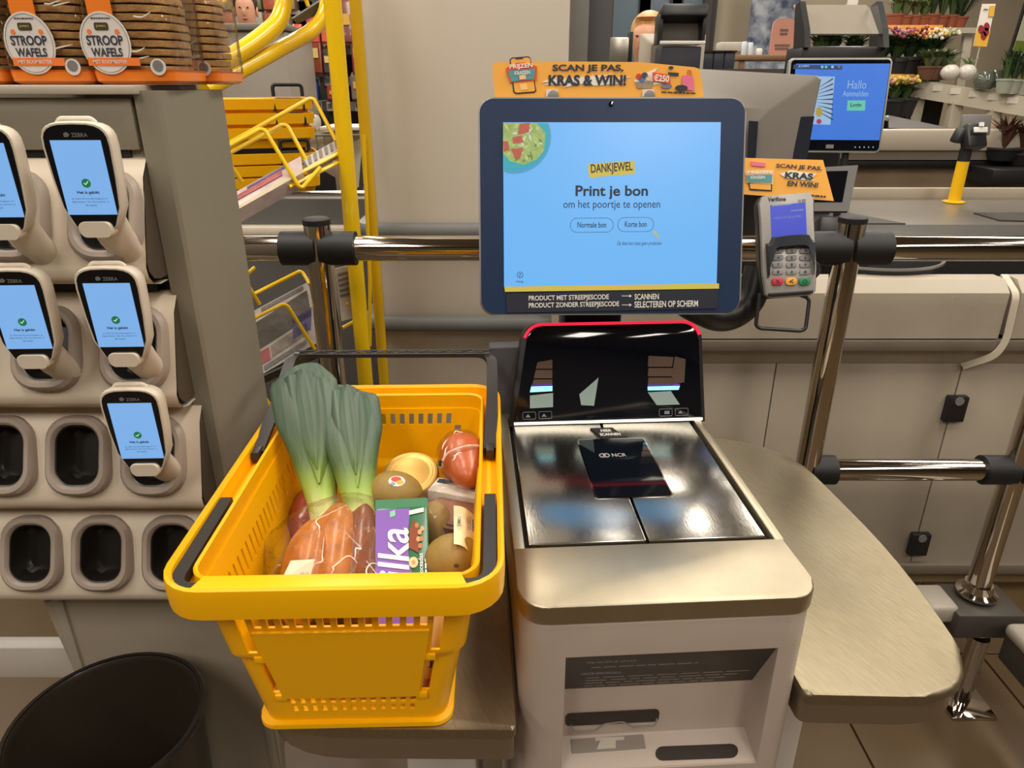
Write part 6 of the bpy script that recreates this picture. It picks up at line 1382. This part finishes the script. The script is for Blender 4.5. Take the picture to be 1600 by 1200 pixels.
# ------------------------------------------------------------------ people in the background
def person(name, label, base, h, rz, hair_col, top_col, skin_col=(196, 142, 112), hair_long=False):
    k = h / 1.7
    vs = {'pel': (0, 0, .95, .15, .10), 'waist': (0, 0, 1.10, .135, .10), 'chest': (0, .0, 1.30, .16, .11), 'neckb': (0, 0, 1.44, .065, .06), 'neck': (0, -.01, 1.50, .055, .055), 'jaw': (0, -.025, 1.555, .068, .078), 'head': (0, -.012, 1.63, .080, .092), 'crown': (0, 0, 1.68, .060, .07),
          'shl': (-.17, 0, 1.40, .058, .058), 'ell': (-.23, -.02, 1.14, .042, .042), 'wrl': (-.22, -.20, 1.02, .030, .03), 'hal': (-.20, -.28, 1.02, .038, .02), 'shr': (.17, 0, 1.40, .058, .058), 'elr': (.23, -.02, 1.14, .042, .042), 'wrr': (.22, -.20, 1.02, .03, .03), 'har': (.20, -.28, 1.02, .038, .02),
          'hpl': (-.09, 0, .88, .09, .09), 'knl': (-.10, -.01, .48, .06, .06), 'anl': (-.10, .01, .09, .042, .045), 'tol': (-.10, -.14, .04, .04, .035), 'hpr': (.09, 0, .88, .09, .09), 'knr': (.10, -.01, .48, .06, .06), 'anr': (.10, .01, .09, .042, .045), 'tor': (.10, -.14, .04, .04, .035)}
    ed = 'pel-waist waist-chest chest-neckb neckb-neck neck-jaw jaw-head head-crown chest-shl shl-ell ell-wrl wrl-hal chest-shr shr-elr elr-wrr wrr-har pel-hpl hpl-knl knl-anl anl-tol pel-hpr hpr-knr knr-anr anr-tor'
    ks = list(vs); me = bpy.data.meshes.new('tmp'); me.from_pydata([V(vs[q][:3]) * k for q in ks], [(ks.index(a), ks.index(b)) for a, b in (e.split('-') for e in ed.split())], [])
    ob = bpy.data.objects.new('tmp', me); C.objects.link(ob); md = ob.modifiers.new('s', 'SKIN'); ob.modifiers.new('u', 'SUBSURF').levels = 2
    for i, q in enumerate(ks): me.skin_vertices[0].data[i].radius = (vs[q][3] * k * 1.15, vs[q][4] * k * 1.15)
    me.skin_vertices[0].data[0].use_root = True
    dg = bpy.context.evaluated_depsgraph_get(); m2 = bpy.data.meshes.new_from_object(ob.evaluated_get(dg)); bpy.data.objects.remove(ob)
    m2.name = 'body'; m2.materials.clear()
    for mt in (M('top_%d' % top_col[0], top_col, .8), M('skin', skin_col, .5), M('trousers', (44, 44, 52), .8)): m2.materials.append(mt)
    for p in m2.polygons:
        z = p.center.z / k; p.material_index = 1 if (z > 1.47 or (p.center.y < -.19 * k and z > .9)) else (2 if z < .93 else 0); p.use_smooth = True
    o = thing(name, label, 'person', base, (0, 0, rz))
    b = bpy.data.objects.new('body', m2); C.objects.link(b); b.parent = o
    hm = M('hair_%d' % hair_col[0], hair_col, .5, var=.3, scale=60, stretch=(1, 1, .2))
    bm = BM(); ball(bm, (0, .012 * k, 1.655 * k), (.098 * k, .108 * k, .100 * k), 20, 14)
    for v in bm.verts:
        if v.co.y < -.03 * k and v.co.z < 1.70 * k: v.co.y = -.03 * k + (v.co.y + .03 * k) * .1
        if hair_long and v.co.z < 1.62 * k: v.co.z -= .10 * k
    part('hair', bm, hm, o)
    dk = M('eye_dark', (30, 24, 22), .3)
    for s in (-1, 1):
        bm = BM(); ball(bm, (s * .032 * k, -.105 * k, 1.622 * k), (.009 * k, .006 * k, .005 * k), 8, 6); part('eye', bm, dk, o)
        bm = BM(); ball(bm, (s * .088 * k, -.005 * k, 1.605 * k), (.012 * k, .02 * k, .03 * k), 8, 6); part('ear', bm, M('skin', skin_col), o)
    bm = BM(); ball(bm, (0, -.118 * k, 1.595 * k), (.012 * k, .016 * k, .022 * k), 8, 6); part('nose', bm, M('skin', skin_col), o)
    bm = BM(); ball(bm, (0, -.108 * k, 1.562 * k), (.024 * k, .006 * k, .006 * k), 8, 6); part('mouth', bm, M('lips', (160, 84, 76), .5), o)
    return o
p = at(384, 14, Y=5.7); pp = person('person', 'person with dark hair in a grey-brown top behind the chilled counter', (p.x, 5.7, 0), 1.70 * p.z / 1.62, R(10), (46, 34, 28), (112, 98, 90)); pp.scale = (.72, .72, 1)
p = at(1012, 58, Y=4.5); person('person', 'blond person half hidden behind a cashier screen at the back', (p.x, 4.5, 0), 1.70 * p.z / 1.62, R(-25), (190, 146, 92), (60, 60, 72), (214, 156, 126))

# ------------------------------------------------------------------ shop floor behind, right of the pillar
def shop_right():
    # beige cashier monitor back and black printer tower in front of the person
    c = at(1050, 82, Y=3.7); o = thing('cashier_screen', 'beige back of a cashier screen at the rear checkout', 'monitor', c)
    w_ = at(1102, 80, Y=3.7).x - at(1001, 80, Y=3.7).x
    bm = BM(); loft(bm, [[V((a, y, b)) for a, b in rrect(w_ * k, .30 * k, .01, 3, (0, -.07))] for y, k in ((.03, 1), (0, 1), (-.04, .7))]); part('shell', bm, M('shell_beige', (178, 166, 150), .45), o, smooth=25)
    bm = BM(); box(bm, (0, .02, -.10), (.06, .04, .16)); part('stand', bm, dark, o, smooth=0)
    c = at(1065, 65, Y=3.5); o = thing('slip_printer', 'black receipt printer tower at the rear checkout', 'printer', c); s = 3.3 / 1110
    bm = BM(); box(bm, (0, .06, -.13), (.18, .14, .22), bev=.006); box(bm, (0, .06, -.24 - (c.z - .24) / 2), (.14, .12, c.z - .24)); part('tower', bm, M('printer_navy', (30, 32, 44), .5), o)
    bm = BM(); box(bm, (0, .05, .105), (.20, .16, .05), rot=(R(-15), 0, 0), bev=.008); part('lid', bm, dark, o)
    bm = BM(); box(bm, (0, -.02, -.005), (.20, .02, .014), bev=.003); part('paper_edge', bm, M('clip_white', (214, 210, 204)), o)
    bm = BM(); box(bm, (0, .10, .04), (.16, .08, .08)); part('paper_bay', bm, M('bay_grey', (90, 84, 78), .5), o, smooth=0)
    for sx in (-.095, .095):
        bm = BM(); box(bm, (sx, .06, .05), (.016, .12, .12), bev=.004); part('side_cheek', bm, dark, o)
    # rear counter with panels
    q = thing('rear_checkout_desk', 'dark rear checkout desk with steel framed boxes', 'desk', (1.15, 3.8, 0)); z = lambda py: at(1120, py, Y=3.7).z
    bm = BM(); box(bm, (-.1, 0, z(108) / 2), (1.1, .36, z(108))); part('desk_body', bm, M('desk_dark', (64, 58, 54), .5), q, smooth=0)
    for px in (1098, 1115, 1132):
        p = at(px + 8, 95, Y=3.72); bm = BM(); box(bm, (p.x - 1.15, -.05, p.z - .0), (.05, .06, .075), bev=.004); part('steel_box', bm, M('box_navy', (52, 56, 66), .4), q)
        bm = BM(); box(bm, (p.x - 1.15, -.055, p.z + .04), (.056, .07, .008)); part('steel_frame', bm, chrome, q, smooth=0)
    # steel bin next to the dark post
    c = at(965, 85, Y=2.9); bm = BM(); w_ = .06; box(bm, (0, 0, 0), (.075, .06, .11), bev=.004); o = part('steel_panel', bm, M('panel_steel', (178, 172, 160), .3, .9), None, c); tag(o, 'small steel panel beside the dark grey post', 'panel')
    bm = BM(); box(bm, (.043, .0, .01), (.012, .07, .13), bev=.003); part('panel_frame', bm, dark, o)
    bm = BM(); box(bm, (0, .04, -.6), (.05, .04, 1.1)); part('panel_stand', bm, dark, o, smooth=0)
    # windows with blue-grey light and dark frames on the back wall
    Y = 7.5
    for k, (a, b) in enumerate(((956, 996), (1012, 1046), (1060, 1098))):
        x0, x1 = at(a, 30, Y=Y).x, at(b, 30, Y=Y).x
        bm = BM(); box(bm, ((x0 + x1) / 2, Y - .02, 1.6), (x1 - x0, .02, 1.6)); wd = part('window_%d' % (k + 1), bm, M('window_glass', (150, 168, 172), .2, emit=.28), None, smooth=0); wd['kind'] = 'structure'
        bm = BM()
        for xx in (x0 - .05, x1 + .05): box(bm, (xx, Y - .06, 1.6), (.10, .08, 1.8))
        part('window_frame', bm, M('frame_dark', (52, 46, 42), .5), wd, smooth=0)
    x0 = at(1102, 20, Y=7.4).x; bm = BM(); box(bm, (x0, 7.35, 1.6), (.07, .1, 3.1)); struct('trim_3', bm, M('frame_dark', (52, 46, 42)), smooth=0)
    # pale curtain panels / blue mural
    Y = 7.2
    mm = bpy.data.materials.new('mural_print'); mm.use_nodes = True; nt = mm.node_tree; b = nt.nodes['Principled BSDF']; b.inputs['Roughness'].default_value = .8
    tc = nt.nodes.new('ShaderNodeTexCoord'); vo = nt.nodes.new('ShaderNodeTexNoise'); vo.inputs['Scale'].default_value = 9; vo.inputs['Detail'].default_value = 8; cr = nt.nodes.new('ShaderNodeValToRGB')
    for e, (p_, c_) in zip([cr.color_ramp.elements[0], cr.color_ramp.elements[1]], ((.35, (60, 70, 96)), (.65, (170, 176, 184)))): e.position = p_; e.color = lin(c_)
    nt.links.new(tc.outputs['Object'], vo.inputs[0]); nt.links.new(vo.outputs[0], cr.inputs[0]); nt.links.new(cr.outputs[0], b.inputs['Base Color'])
    x0, x1 = at(1172, 30, Y=Y).x, at(1246, 30, Y=Y).x; bm = BM(); box(bm, ((x0 + x1) / 2, Y, 1.6), (x1 - x0, .03, 1.5)); o = part('wall_mural', bm, mm, None, smooth=0); tag(o, 'blue and white printed mural panel on the back wall', 'mural')
    # orange sign board on a table
    c = at(1222, 62, Y=5.2); o = thing('sign_board', 'rounded orange sign board standing in front of the blue mural', 'sign', c)
    bm = BM(); prism(bm, rrect(.155, .25, .05, 6), 0, .015, XZ); b_ = part('board', bm, M('sign_orange', (182, 130, 110), .6), o)
    [text('~', b_, (0, -.017, z_), w_, .026, M('sign_ink', (104, 78, 72), .6)) for z_, w_ in ((.055, .055), (.033, .05), (-.035, .10), (-.055, .09))]
    t = thing('display_table', 'small wooden display table with goods before the back wall', 'table', (c.x - .08, 5.2, 0)); z = at(1222, 86, Y=5.2).z
    bm = BM(); box(bm, (0, 0, z - .02), (.50, .35, .03), bev=.004); part('table_top', bm, M('table_wood', (128, 96, 66), .5), t)
    for sx in (-.21, .21):
        for sy in (-.14, .14):
            bm = BM(); box(bm, (sx, sy, (z - .035) / 2), (.03, .03, z - .035)); part('leg', bm, M('table_wood', (128, 96, 66)), t, smooth=0)
    for px, py, w_, h, col, lb in ((1163, 74, .035, .08, (196, 206, 210), 'pale blue can at the left on the display table'), (1172, 76, .035, .075, (206, 212, 214), 'white can right of the pale blue can on the display table'), (1188, 66, .04, .04, (220, 216, 206), 'small white tub on the display table')):
        p = at(px, py, Y=5.1); bm = BM(); lathe(bm, [(w_ * .9 / 2, 0), (w_ / 2, .004), (w_ / 2, h - .006), (w_ * .4, h)], 16); q = part('can', bm, M('can_%d' % px, col, .4), None, (p.x, 5.1, z - .004)); tag(q, lb, 'can', 'cans on the display table')
    p = at(1140, 74, Y=5.3); bm = BM(); box(bm, (0, 0, 0), (.16, .12, .06), bev=.01); q = part('white_box', bm, M('box_white', (176, 170, 160), .6), None, p); tag(q, 'flat white box at the rear checkout left of the cans', 'box')
    # ---- flower stall
    Y = 4.7; zt = at(1450, 48, Y=Y).z; st = thing('flower_stall', 'white tiered flower stall with orange price strip along the back wall', 'stall', (2.7, Y, 0))
    ml = M('stall_white', (176, 168, 150), .5); D = V((2.7, Y, 0))
    def Pp(px, py, yy): return at(px, py, Y=yy) - D
    def bar(nm, a, b, wd, th, mat=ml):
        bm = BM(); tube(bm, [a, b], 0, sect=rect(wd, th), up=(0, -1, .2)); return part(nm, bm, mat, st, smooth=0)
    xl, xr = Pp(1376, 48, Y).x, Pp(1525, 48, Y).x
    bm = BM(); box(bm, ((xl + xr) / 2, .12, zt), (xr - xl, .30, .03)); part('top_shelf', bm, ml, st, smooth=0)
    bm = BM(); box(bm, ((xl + Pp(1466, 48, Y).x) / 2, -.035, zt), (Pp(1466, 48, Y).x - xl, .012, .055)); strip = part('price_strip', bm, orange, st, smooth=0)
    for px in (1391, 1418, 1446):
        bm = BM(); box(bm, (Pp(px, 50, Y).x, -.045, zt), (.05, .006, .025)); part('price_tag', bm, redm, strip, smooth=0)
    for px, px2 in ((1470, 1420), (1515, 1480), (1395, 1360)):
        a, b = Pp(px, 55, Y), Pp(px2, 200, Y); bar('stall_leg', V((a.x, .02, a.z)), V((b.x + .02, -.15, .0)), .05, .03)
    # sloping lower shelf
    z1 = at(1500, 135, Y=4.3).z
    xs = [at(1424, 128, Y=4.35), at(1600, 158, Y=3.9), at(1700, 172, Y=3.7)]
    a, b = xs[0] - D, xs[2] - D
    bm = BM(); quad(bm, [a, b, b + V((.12, .40, 0)), a + V((.12, .40, 0))], .03, V((0, 0, 1))); part('lower_shelf', bm, ml, st, smooth=0)
    bm = BM(); tube(bm, [a + V((0, -.01, -.03)), b + V((0, -.01, -.03))], 0, sect=rect(.02, .09), up=(0, 0, 1)); part('shelf_edge', bm, ml, st, smooth=0)
    for k in range(7):
        p_ = a.lerp(b, .06 + .11 * k); bm = BM(); box(bm, (p_.x, p_.y - .025, p_.z - .01), (.07, .006, .03), rot=(0, 0, R(-38))); part('label_holder', bm, M('holder_clear', (196, 190, 176), .3), st, smooth=0)
    for f_ in (.08, .32, .55, .9):
        p_ = a.lerp(b, f_); bm = BM(); box(bm, (p_.x, p_.y + .03, p_.z / 2 - .03), (.06, .05, p_.z - .06)); part('stall_leg', bm, ml, st, smooth=0)
    bm = BM(); pt = Pp(1400, 122, 4.4); box(bm, (pt.x, pt.y - .02, pt.z), (.18, .015, .04)); part('price_strip', bm, orange, st, smooth=0)
    z3 = at(1560, 250, Y=3.8).z; bm = BM(); box(bm, (at(1580, 250, Y=3.8).x - D.x, 3.85 - D.y, z3), (.6, .4, .03)); part('bottom_shelf', bm, ml, st, smooth=0)
    # plants
    gr = [M('leaf_green_%d' % k, c_, .5, var=.3, scale=40) for k, c_ in enumerate(((62, 84, 42), (84, 108, 58), (46, 66, 40), (104, 116, 78), (84, 54, 42)))]
    pot = M('terracotta', (136, 70, 44), .7)
    def plant(px, py, Yp, label, n, h, spread, lw, gi, potm=pot, pr=.05, ph=.075, flower=None, group='potted plants on the flower stall', name='potted_plant', zbase=None):
        p_ = at(px, py, Y=Yp); o = thing(name, label, 'plant', p_, group=group); rr = random.Random(int(px * 7 + py))
        bm = BM(); lathe(bm, [(pr * .75, 0), (pr, ph * .85), (pr * 1.08, ph * .86), (pr * 1.08, ph), (pr * .9, ph), (.001, ph * .9)], 16); part('pot', bm, potm, o)
        bm = BM()
        for k in range(n):
            a_ = rr.uniform(0, 6.28); r_ = rr.uniform(.2, 1) * spread; hh = h * rr.uniform(.55, 1); c_ = V((math.cos(a_), math.sin(a_), 0)); s_ = V((-c_.y, c_.x, 0))
            p0 = c_ * .01 + V((0, 0, ph * .9)); p1 = c_ * r_ * .4 + V((0, 0, ph + hh * .65)); p2 = c_ * r_ + V((0, 0, ph + hh * rr.uniform(.7, 1)))
            v = [bm.verts.new(q) for q in (p0 - s_ * lw * .2, p0 + s_ * lw * .2, p1 + s_ * lw * .5, p2, p1 - s_ * lw * .5)]
            bm.faces.new((v[0], v[1], v[2], v[4])); bm.faces.new((v[4], v[2], v[3]))
        f_ = part('foliage', bm, gr[gi], o, smooth=0); f_['kind'] = 'stuff'
        if flower:
            for c_i, col in enumerate(flower):
                bm = BM()
                for k in range(24):
                    a_ = rr.uniform(0, 6.28); r_ = rr.uniform(0, 1) * spread * .9; bmesh.ops.create_icosphere(bm, subdivisions=1, radius=rr.uniform(.007, .015), matrix=Matrix.Translation((r_ * math.cos(a_), r_ * math.sin(a_), ph + h * rr.uniform(.75, 1.05))))
                q = part('blossoms', bm, M('blossom_%d' % col[1], col, .6, var=.2), o); q['kind'] = 'stuff'
        return o
    top = [(1396, 'spiky', 30, .10, .05, .014, 1), (1410, 'bushy', 34, .10, .06, .016, 3), (1426, 'pale', 34, .09, .05, .014, 3), (1440, 'low', 30, .11, .06, .012, 1), (1452, 'upright', 34, .22, .05, .010, 2), (1467, 'tall grassy', 46, .30, .07, .009, 0), (1483, 'dark tall', 46, .30, .08, .010, 0), (1496, 'spreading', 44, .26, .16, .009, 2)]
    for k, (px, nm, n, h, sp, lw, gi) in enumerate(top): plant(px, 44, Y + .08, '%s green plant in terracotta pot, %s from the left on the top stall shelf' % (nm, ('first', 'second', 'third', 'fourth', 'fifth', 'sixth', 'seventh', 'eighth')[k]), n * 3, h * (1.15 if k < 4 else 1), sp * 1.7, lw * 1.2, gi, pr=(.05, .045, .042, .046)[k % 4], ph=(.075, .065, .07, .06)[k % 4])
    bk = M('bucket_black', (28, 28, 30), .5)
    for k, (px, py, Yp, cols) in enumerate(((1275, 85, 4.55, ((206, 160, 60), (180, 90, 50))), (1292, 84, 4.55, ((200, 70, 80), (150, 50, 60))), (1326, 88, 4.6, ((150, 140, 90), (120, 130, 80))), (1372, 92, 4.45, ((140, 60, 72), (170, 120, 122))), (1392, 94, 4.45, ((170, 110, 114), (130, 64, 84))), (1412, 92, 4.45, ((160, 60, 64), (150, 90, 100))), (1432, 96, 4.45, ((216, 206, 190), (150, 160, 90))), (1450, 92, 4.5, ((206, 196, 176), (170, 170, 120))))):
        plant(px, py + 36, Yp, '%s bouquet in a black bucket, %s from the left below the top stall shelf' % (('orange', 'crimson', 'dried', 'wine red', 'pink', 'red', 'white', 'cream')[k], ('first', 'second', 'third', 'fourth', 'fifth', 'sixth', 'seventh', 'eighth')[k]), 110, .14, .14, .024, (0, 2)[k % 2], bk, .08, .13, cols, 'bouquets in black buckets', 'flower_bouquet')
    for k, (px, py, cols) in enumerate(((1391, 162, ((176, 116, 118), (196, 166, 80))), (1408, 160, ((196, 174, 84), (170, 166, 104))))):
        plant(px, py + 22, 4.3, '%s low bouquet under the orange strip, beside the login monitor' % ('pink', 'yellow')[k], 80, .10, .11, .02, 1, bk, .07, .10, cols, 'low bouquets by the login monitor', 'flower_bouquet')
    for k, px in enumerate((1446, 1458, 1470)): plant(px, 125, 4.28, 'variegated plant in brown pot, %s of three on the lower stall shelf' % ('left', 'middle', 'right')[k], 90, .10, .11, .022, 3, M('pot_brown', (96, 62, 46), .6), .05, .07)
    for k, px in enumerate((1482, 1508)):
        p_ = at(px, 124, Y=4.2); bm = BM(); ball(bm, (0, 0, .035), (.05, .04, .04), 14, 10); q = part('white_orchid_pot', bm, M('white_mottled', (206, 200, 190), .4, var=.35, scale=80), None, p_); tag(q, 'white patterned ball pot, %s of the pair on the lower stall shelf' % ('left', 'right')[k], 'pot', 'white ball pots')
        bm = BM()
        for a_ in range(8): v = [bm.verts.new((.01 * math.cos(a_), .01 * math.sin(a_), .07)), bm.verts.new((.05 * math.cos(a_ * .8), .04 * math.sin(a_ * .8), .11)), bm.verts.new((.02 * math.cos(a_ + .5), .02 * math.sin(a_ + .5), .08))]; bm.faces.new(v)
        q2 = part('foliage', bm, gr[1], q, smooth=0); q2['kind'] = 'stuff'
    gj = M('jar_glass', (90, 96, 84), .1, coat=.6, alpha=.75)
    for k, px in enumerate((1536, 1552)):
        p_ = at(px, 140 - 3 * k, Y=4.05); o = thing('terrarium_jar', 'dark glass terrarium jar, %s of the pair on the lower stall shelf' % ('left', 'right')[k], 'jar', p_, group='terrarium jars')
        bm = BM(); lathe(bm, [(.035, 0), (.05, .01), (.055, .05), (.04, .085), (.028, .09)], 18); part('glass', bm, gj, o); bm = BM(); lathe(bm, [(.034, .004), (.045, .03), (.001, .045)], 14); part('soil', bm, M('soil', (50, 42, 30), .9), o)
    for k, px in enumerate((1566, 1578, 1594)): plant(px, 146 + k, 3.95, 'thin leaved plant in grey-green pot, %s at the right end of the lower shelf' % ('left', 'middle', 'right')[k], 70, .17, .09, .009, (0, 2, 1)[k], M('pot_sage', (150, 152, 136), .6), .04, .07)
    for k, (px, py) in enumerate(((1562, 250), (1590, 258))): plant(px, py, 3.6, 'reddish plant in a dark crate, %s one at the lower right' % ('left', 'right')[k], 90, .16, .12, .02, 4, bk, .08, .06, None, 'reddish plants in the dark crate')
    bm = BM(); p_ = at(1580, 272, Y=3.55); box(bm, (0, 0, 0), (.34, .25, .07), bev=.005); q = part('plant_crate', bm, dark, None, p_); tag(q, 'black plastic plant crate at the lower right of the stall', 'crate')
    for k in range(3):
        p_ = at(1542 + 14 * k, 222, Y=4.0); bm = BM(); lathe(bm, [(.04, 0), (.05, .11), (.046, .11), (.001, .10)], 16); q = part('flower_pot', bm, M('pot_pale', (176, 160, 138), .6), None, p_); tag(q, 'pale empty pot under the stall, %s of three' % ('left', 'middle', 'right')[k], 'pot', 'pale pots under the stall')
    # hanging poster with onions/tulips, wall poster
    c = at(1538, 38, Y=4.25); o = thing('tulip_poster', 'narrow white and yellow tulip poster on a stick by the stall', 'poster', c, (0, R(4), 0)); m = mw(o)
    f = lambda nm, p, mt, off=.002: flat(nm, m, o, p, mt, off=off, th=.002)
    bm = BM(); ps = [loc(m, x, y, y=0) for x, y in ((1535, 6), (1556, 6), (1541, 73), (1521, 72))]; quad(bm, ps, .004, V((0, -1, 0))); sh = part('sheet', bm, paper, o, smooth=0)
    f('yellow_band', [(1526, 48), (1547, 48), (1541, 73), (1521, 72)], M('poster_yellow', (226, 176, 60), .6)); f('price_block', [(1546, 9), (1554, 9), (1552, 26), (1544, 26)], M('poster_yellow', (226, 176, 60)), .003)
    for x, y in ((1532, 46), (1541, 42), (1536, 56), (1540, 50)): f('tulip_print', disc_px(x, y, 4.5, 7, 10), M('poster_red', (150, 40, 50), .6), .004)
    ptext(m, '~', o, (1536, 13, 1543, 17), ink, off=.005)
    bm = BM(); a, b = loc(m, 1531, 72, y=.002), loc(m, 1520, 120, y=.002); tube(bm, [a, b], .004, n=6); part('stick', bm, ml, o)
    c = at(1594, 45, Y=6.6); o = thing('framed_poster', 'green and white framed poster at the right edge of the back wall', 'poster', c, (0, R(4), 0)); bm = BM(); box(bm, (.12, 0, 0), (.30, .03, .42)); part('frame', bm, M('frame_black', (34, 32, 30), .5), o, smooth=0)
    bm = BM(); box(bm, (.12, -.018, .02), (.27, .006, .36)); part('sheet', bm, M('poster_pale', (206, 206, 180), .6), o, smooth=0); bm = BM(); box(bm, (.12, -.022, -.13), (.27, .006, .08)); part('green_band', bm, M('poster_green', (120, 140, 60), .6), o, smooth=0)
    c = at(1331, 8, Y=6.8); o = thing('small_wall_sign', 'small white wall sign above the receipt printer', 'sign', c, (0, R(6), 0)); bm = BM(); box(bm, (0, 0, 0), (.085, .015, .16)); part('board', bm, paper, o, smooth=0)
    text('~', o, (0, -.010, -.02), .06, .02, ink); text('~', o, (0, -.010, -.05), .06, .018, ink)
    # black stand below the bouquets
    bm = BM(); p_ = at(1340, 125, Y=4.6); box(bm, (-.10, 0, -.16), (.40, .3, .26)); q = part('bucket_stand', bm, bk, None, p_, smooth=0); tag(q, 'black step stand under the orange and crimson bouquets', 'stand')
    bm = BM(); p_ = at(1410, 131, Y=4.5); box(bm, (.02, .03, -.16), (.40, .22, .26)); q = part('bucket_stand', bm, bk, None, p_, smooth=0); tag(q, 'black step stand under the pink and white bouquets', 'stand')
shop_right()
bpy.data.objects.remove(_fo)
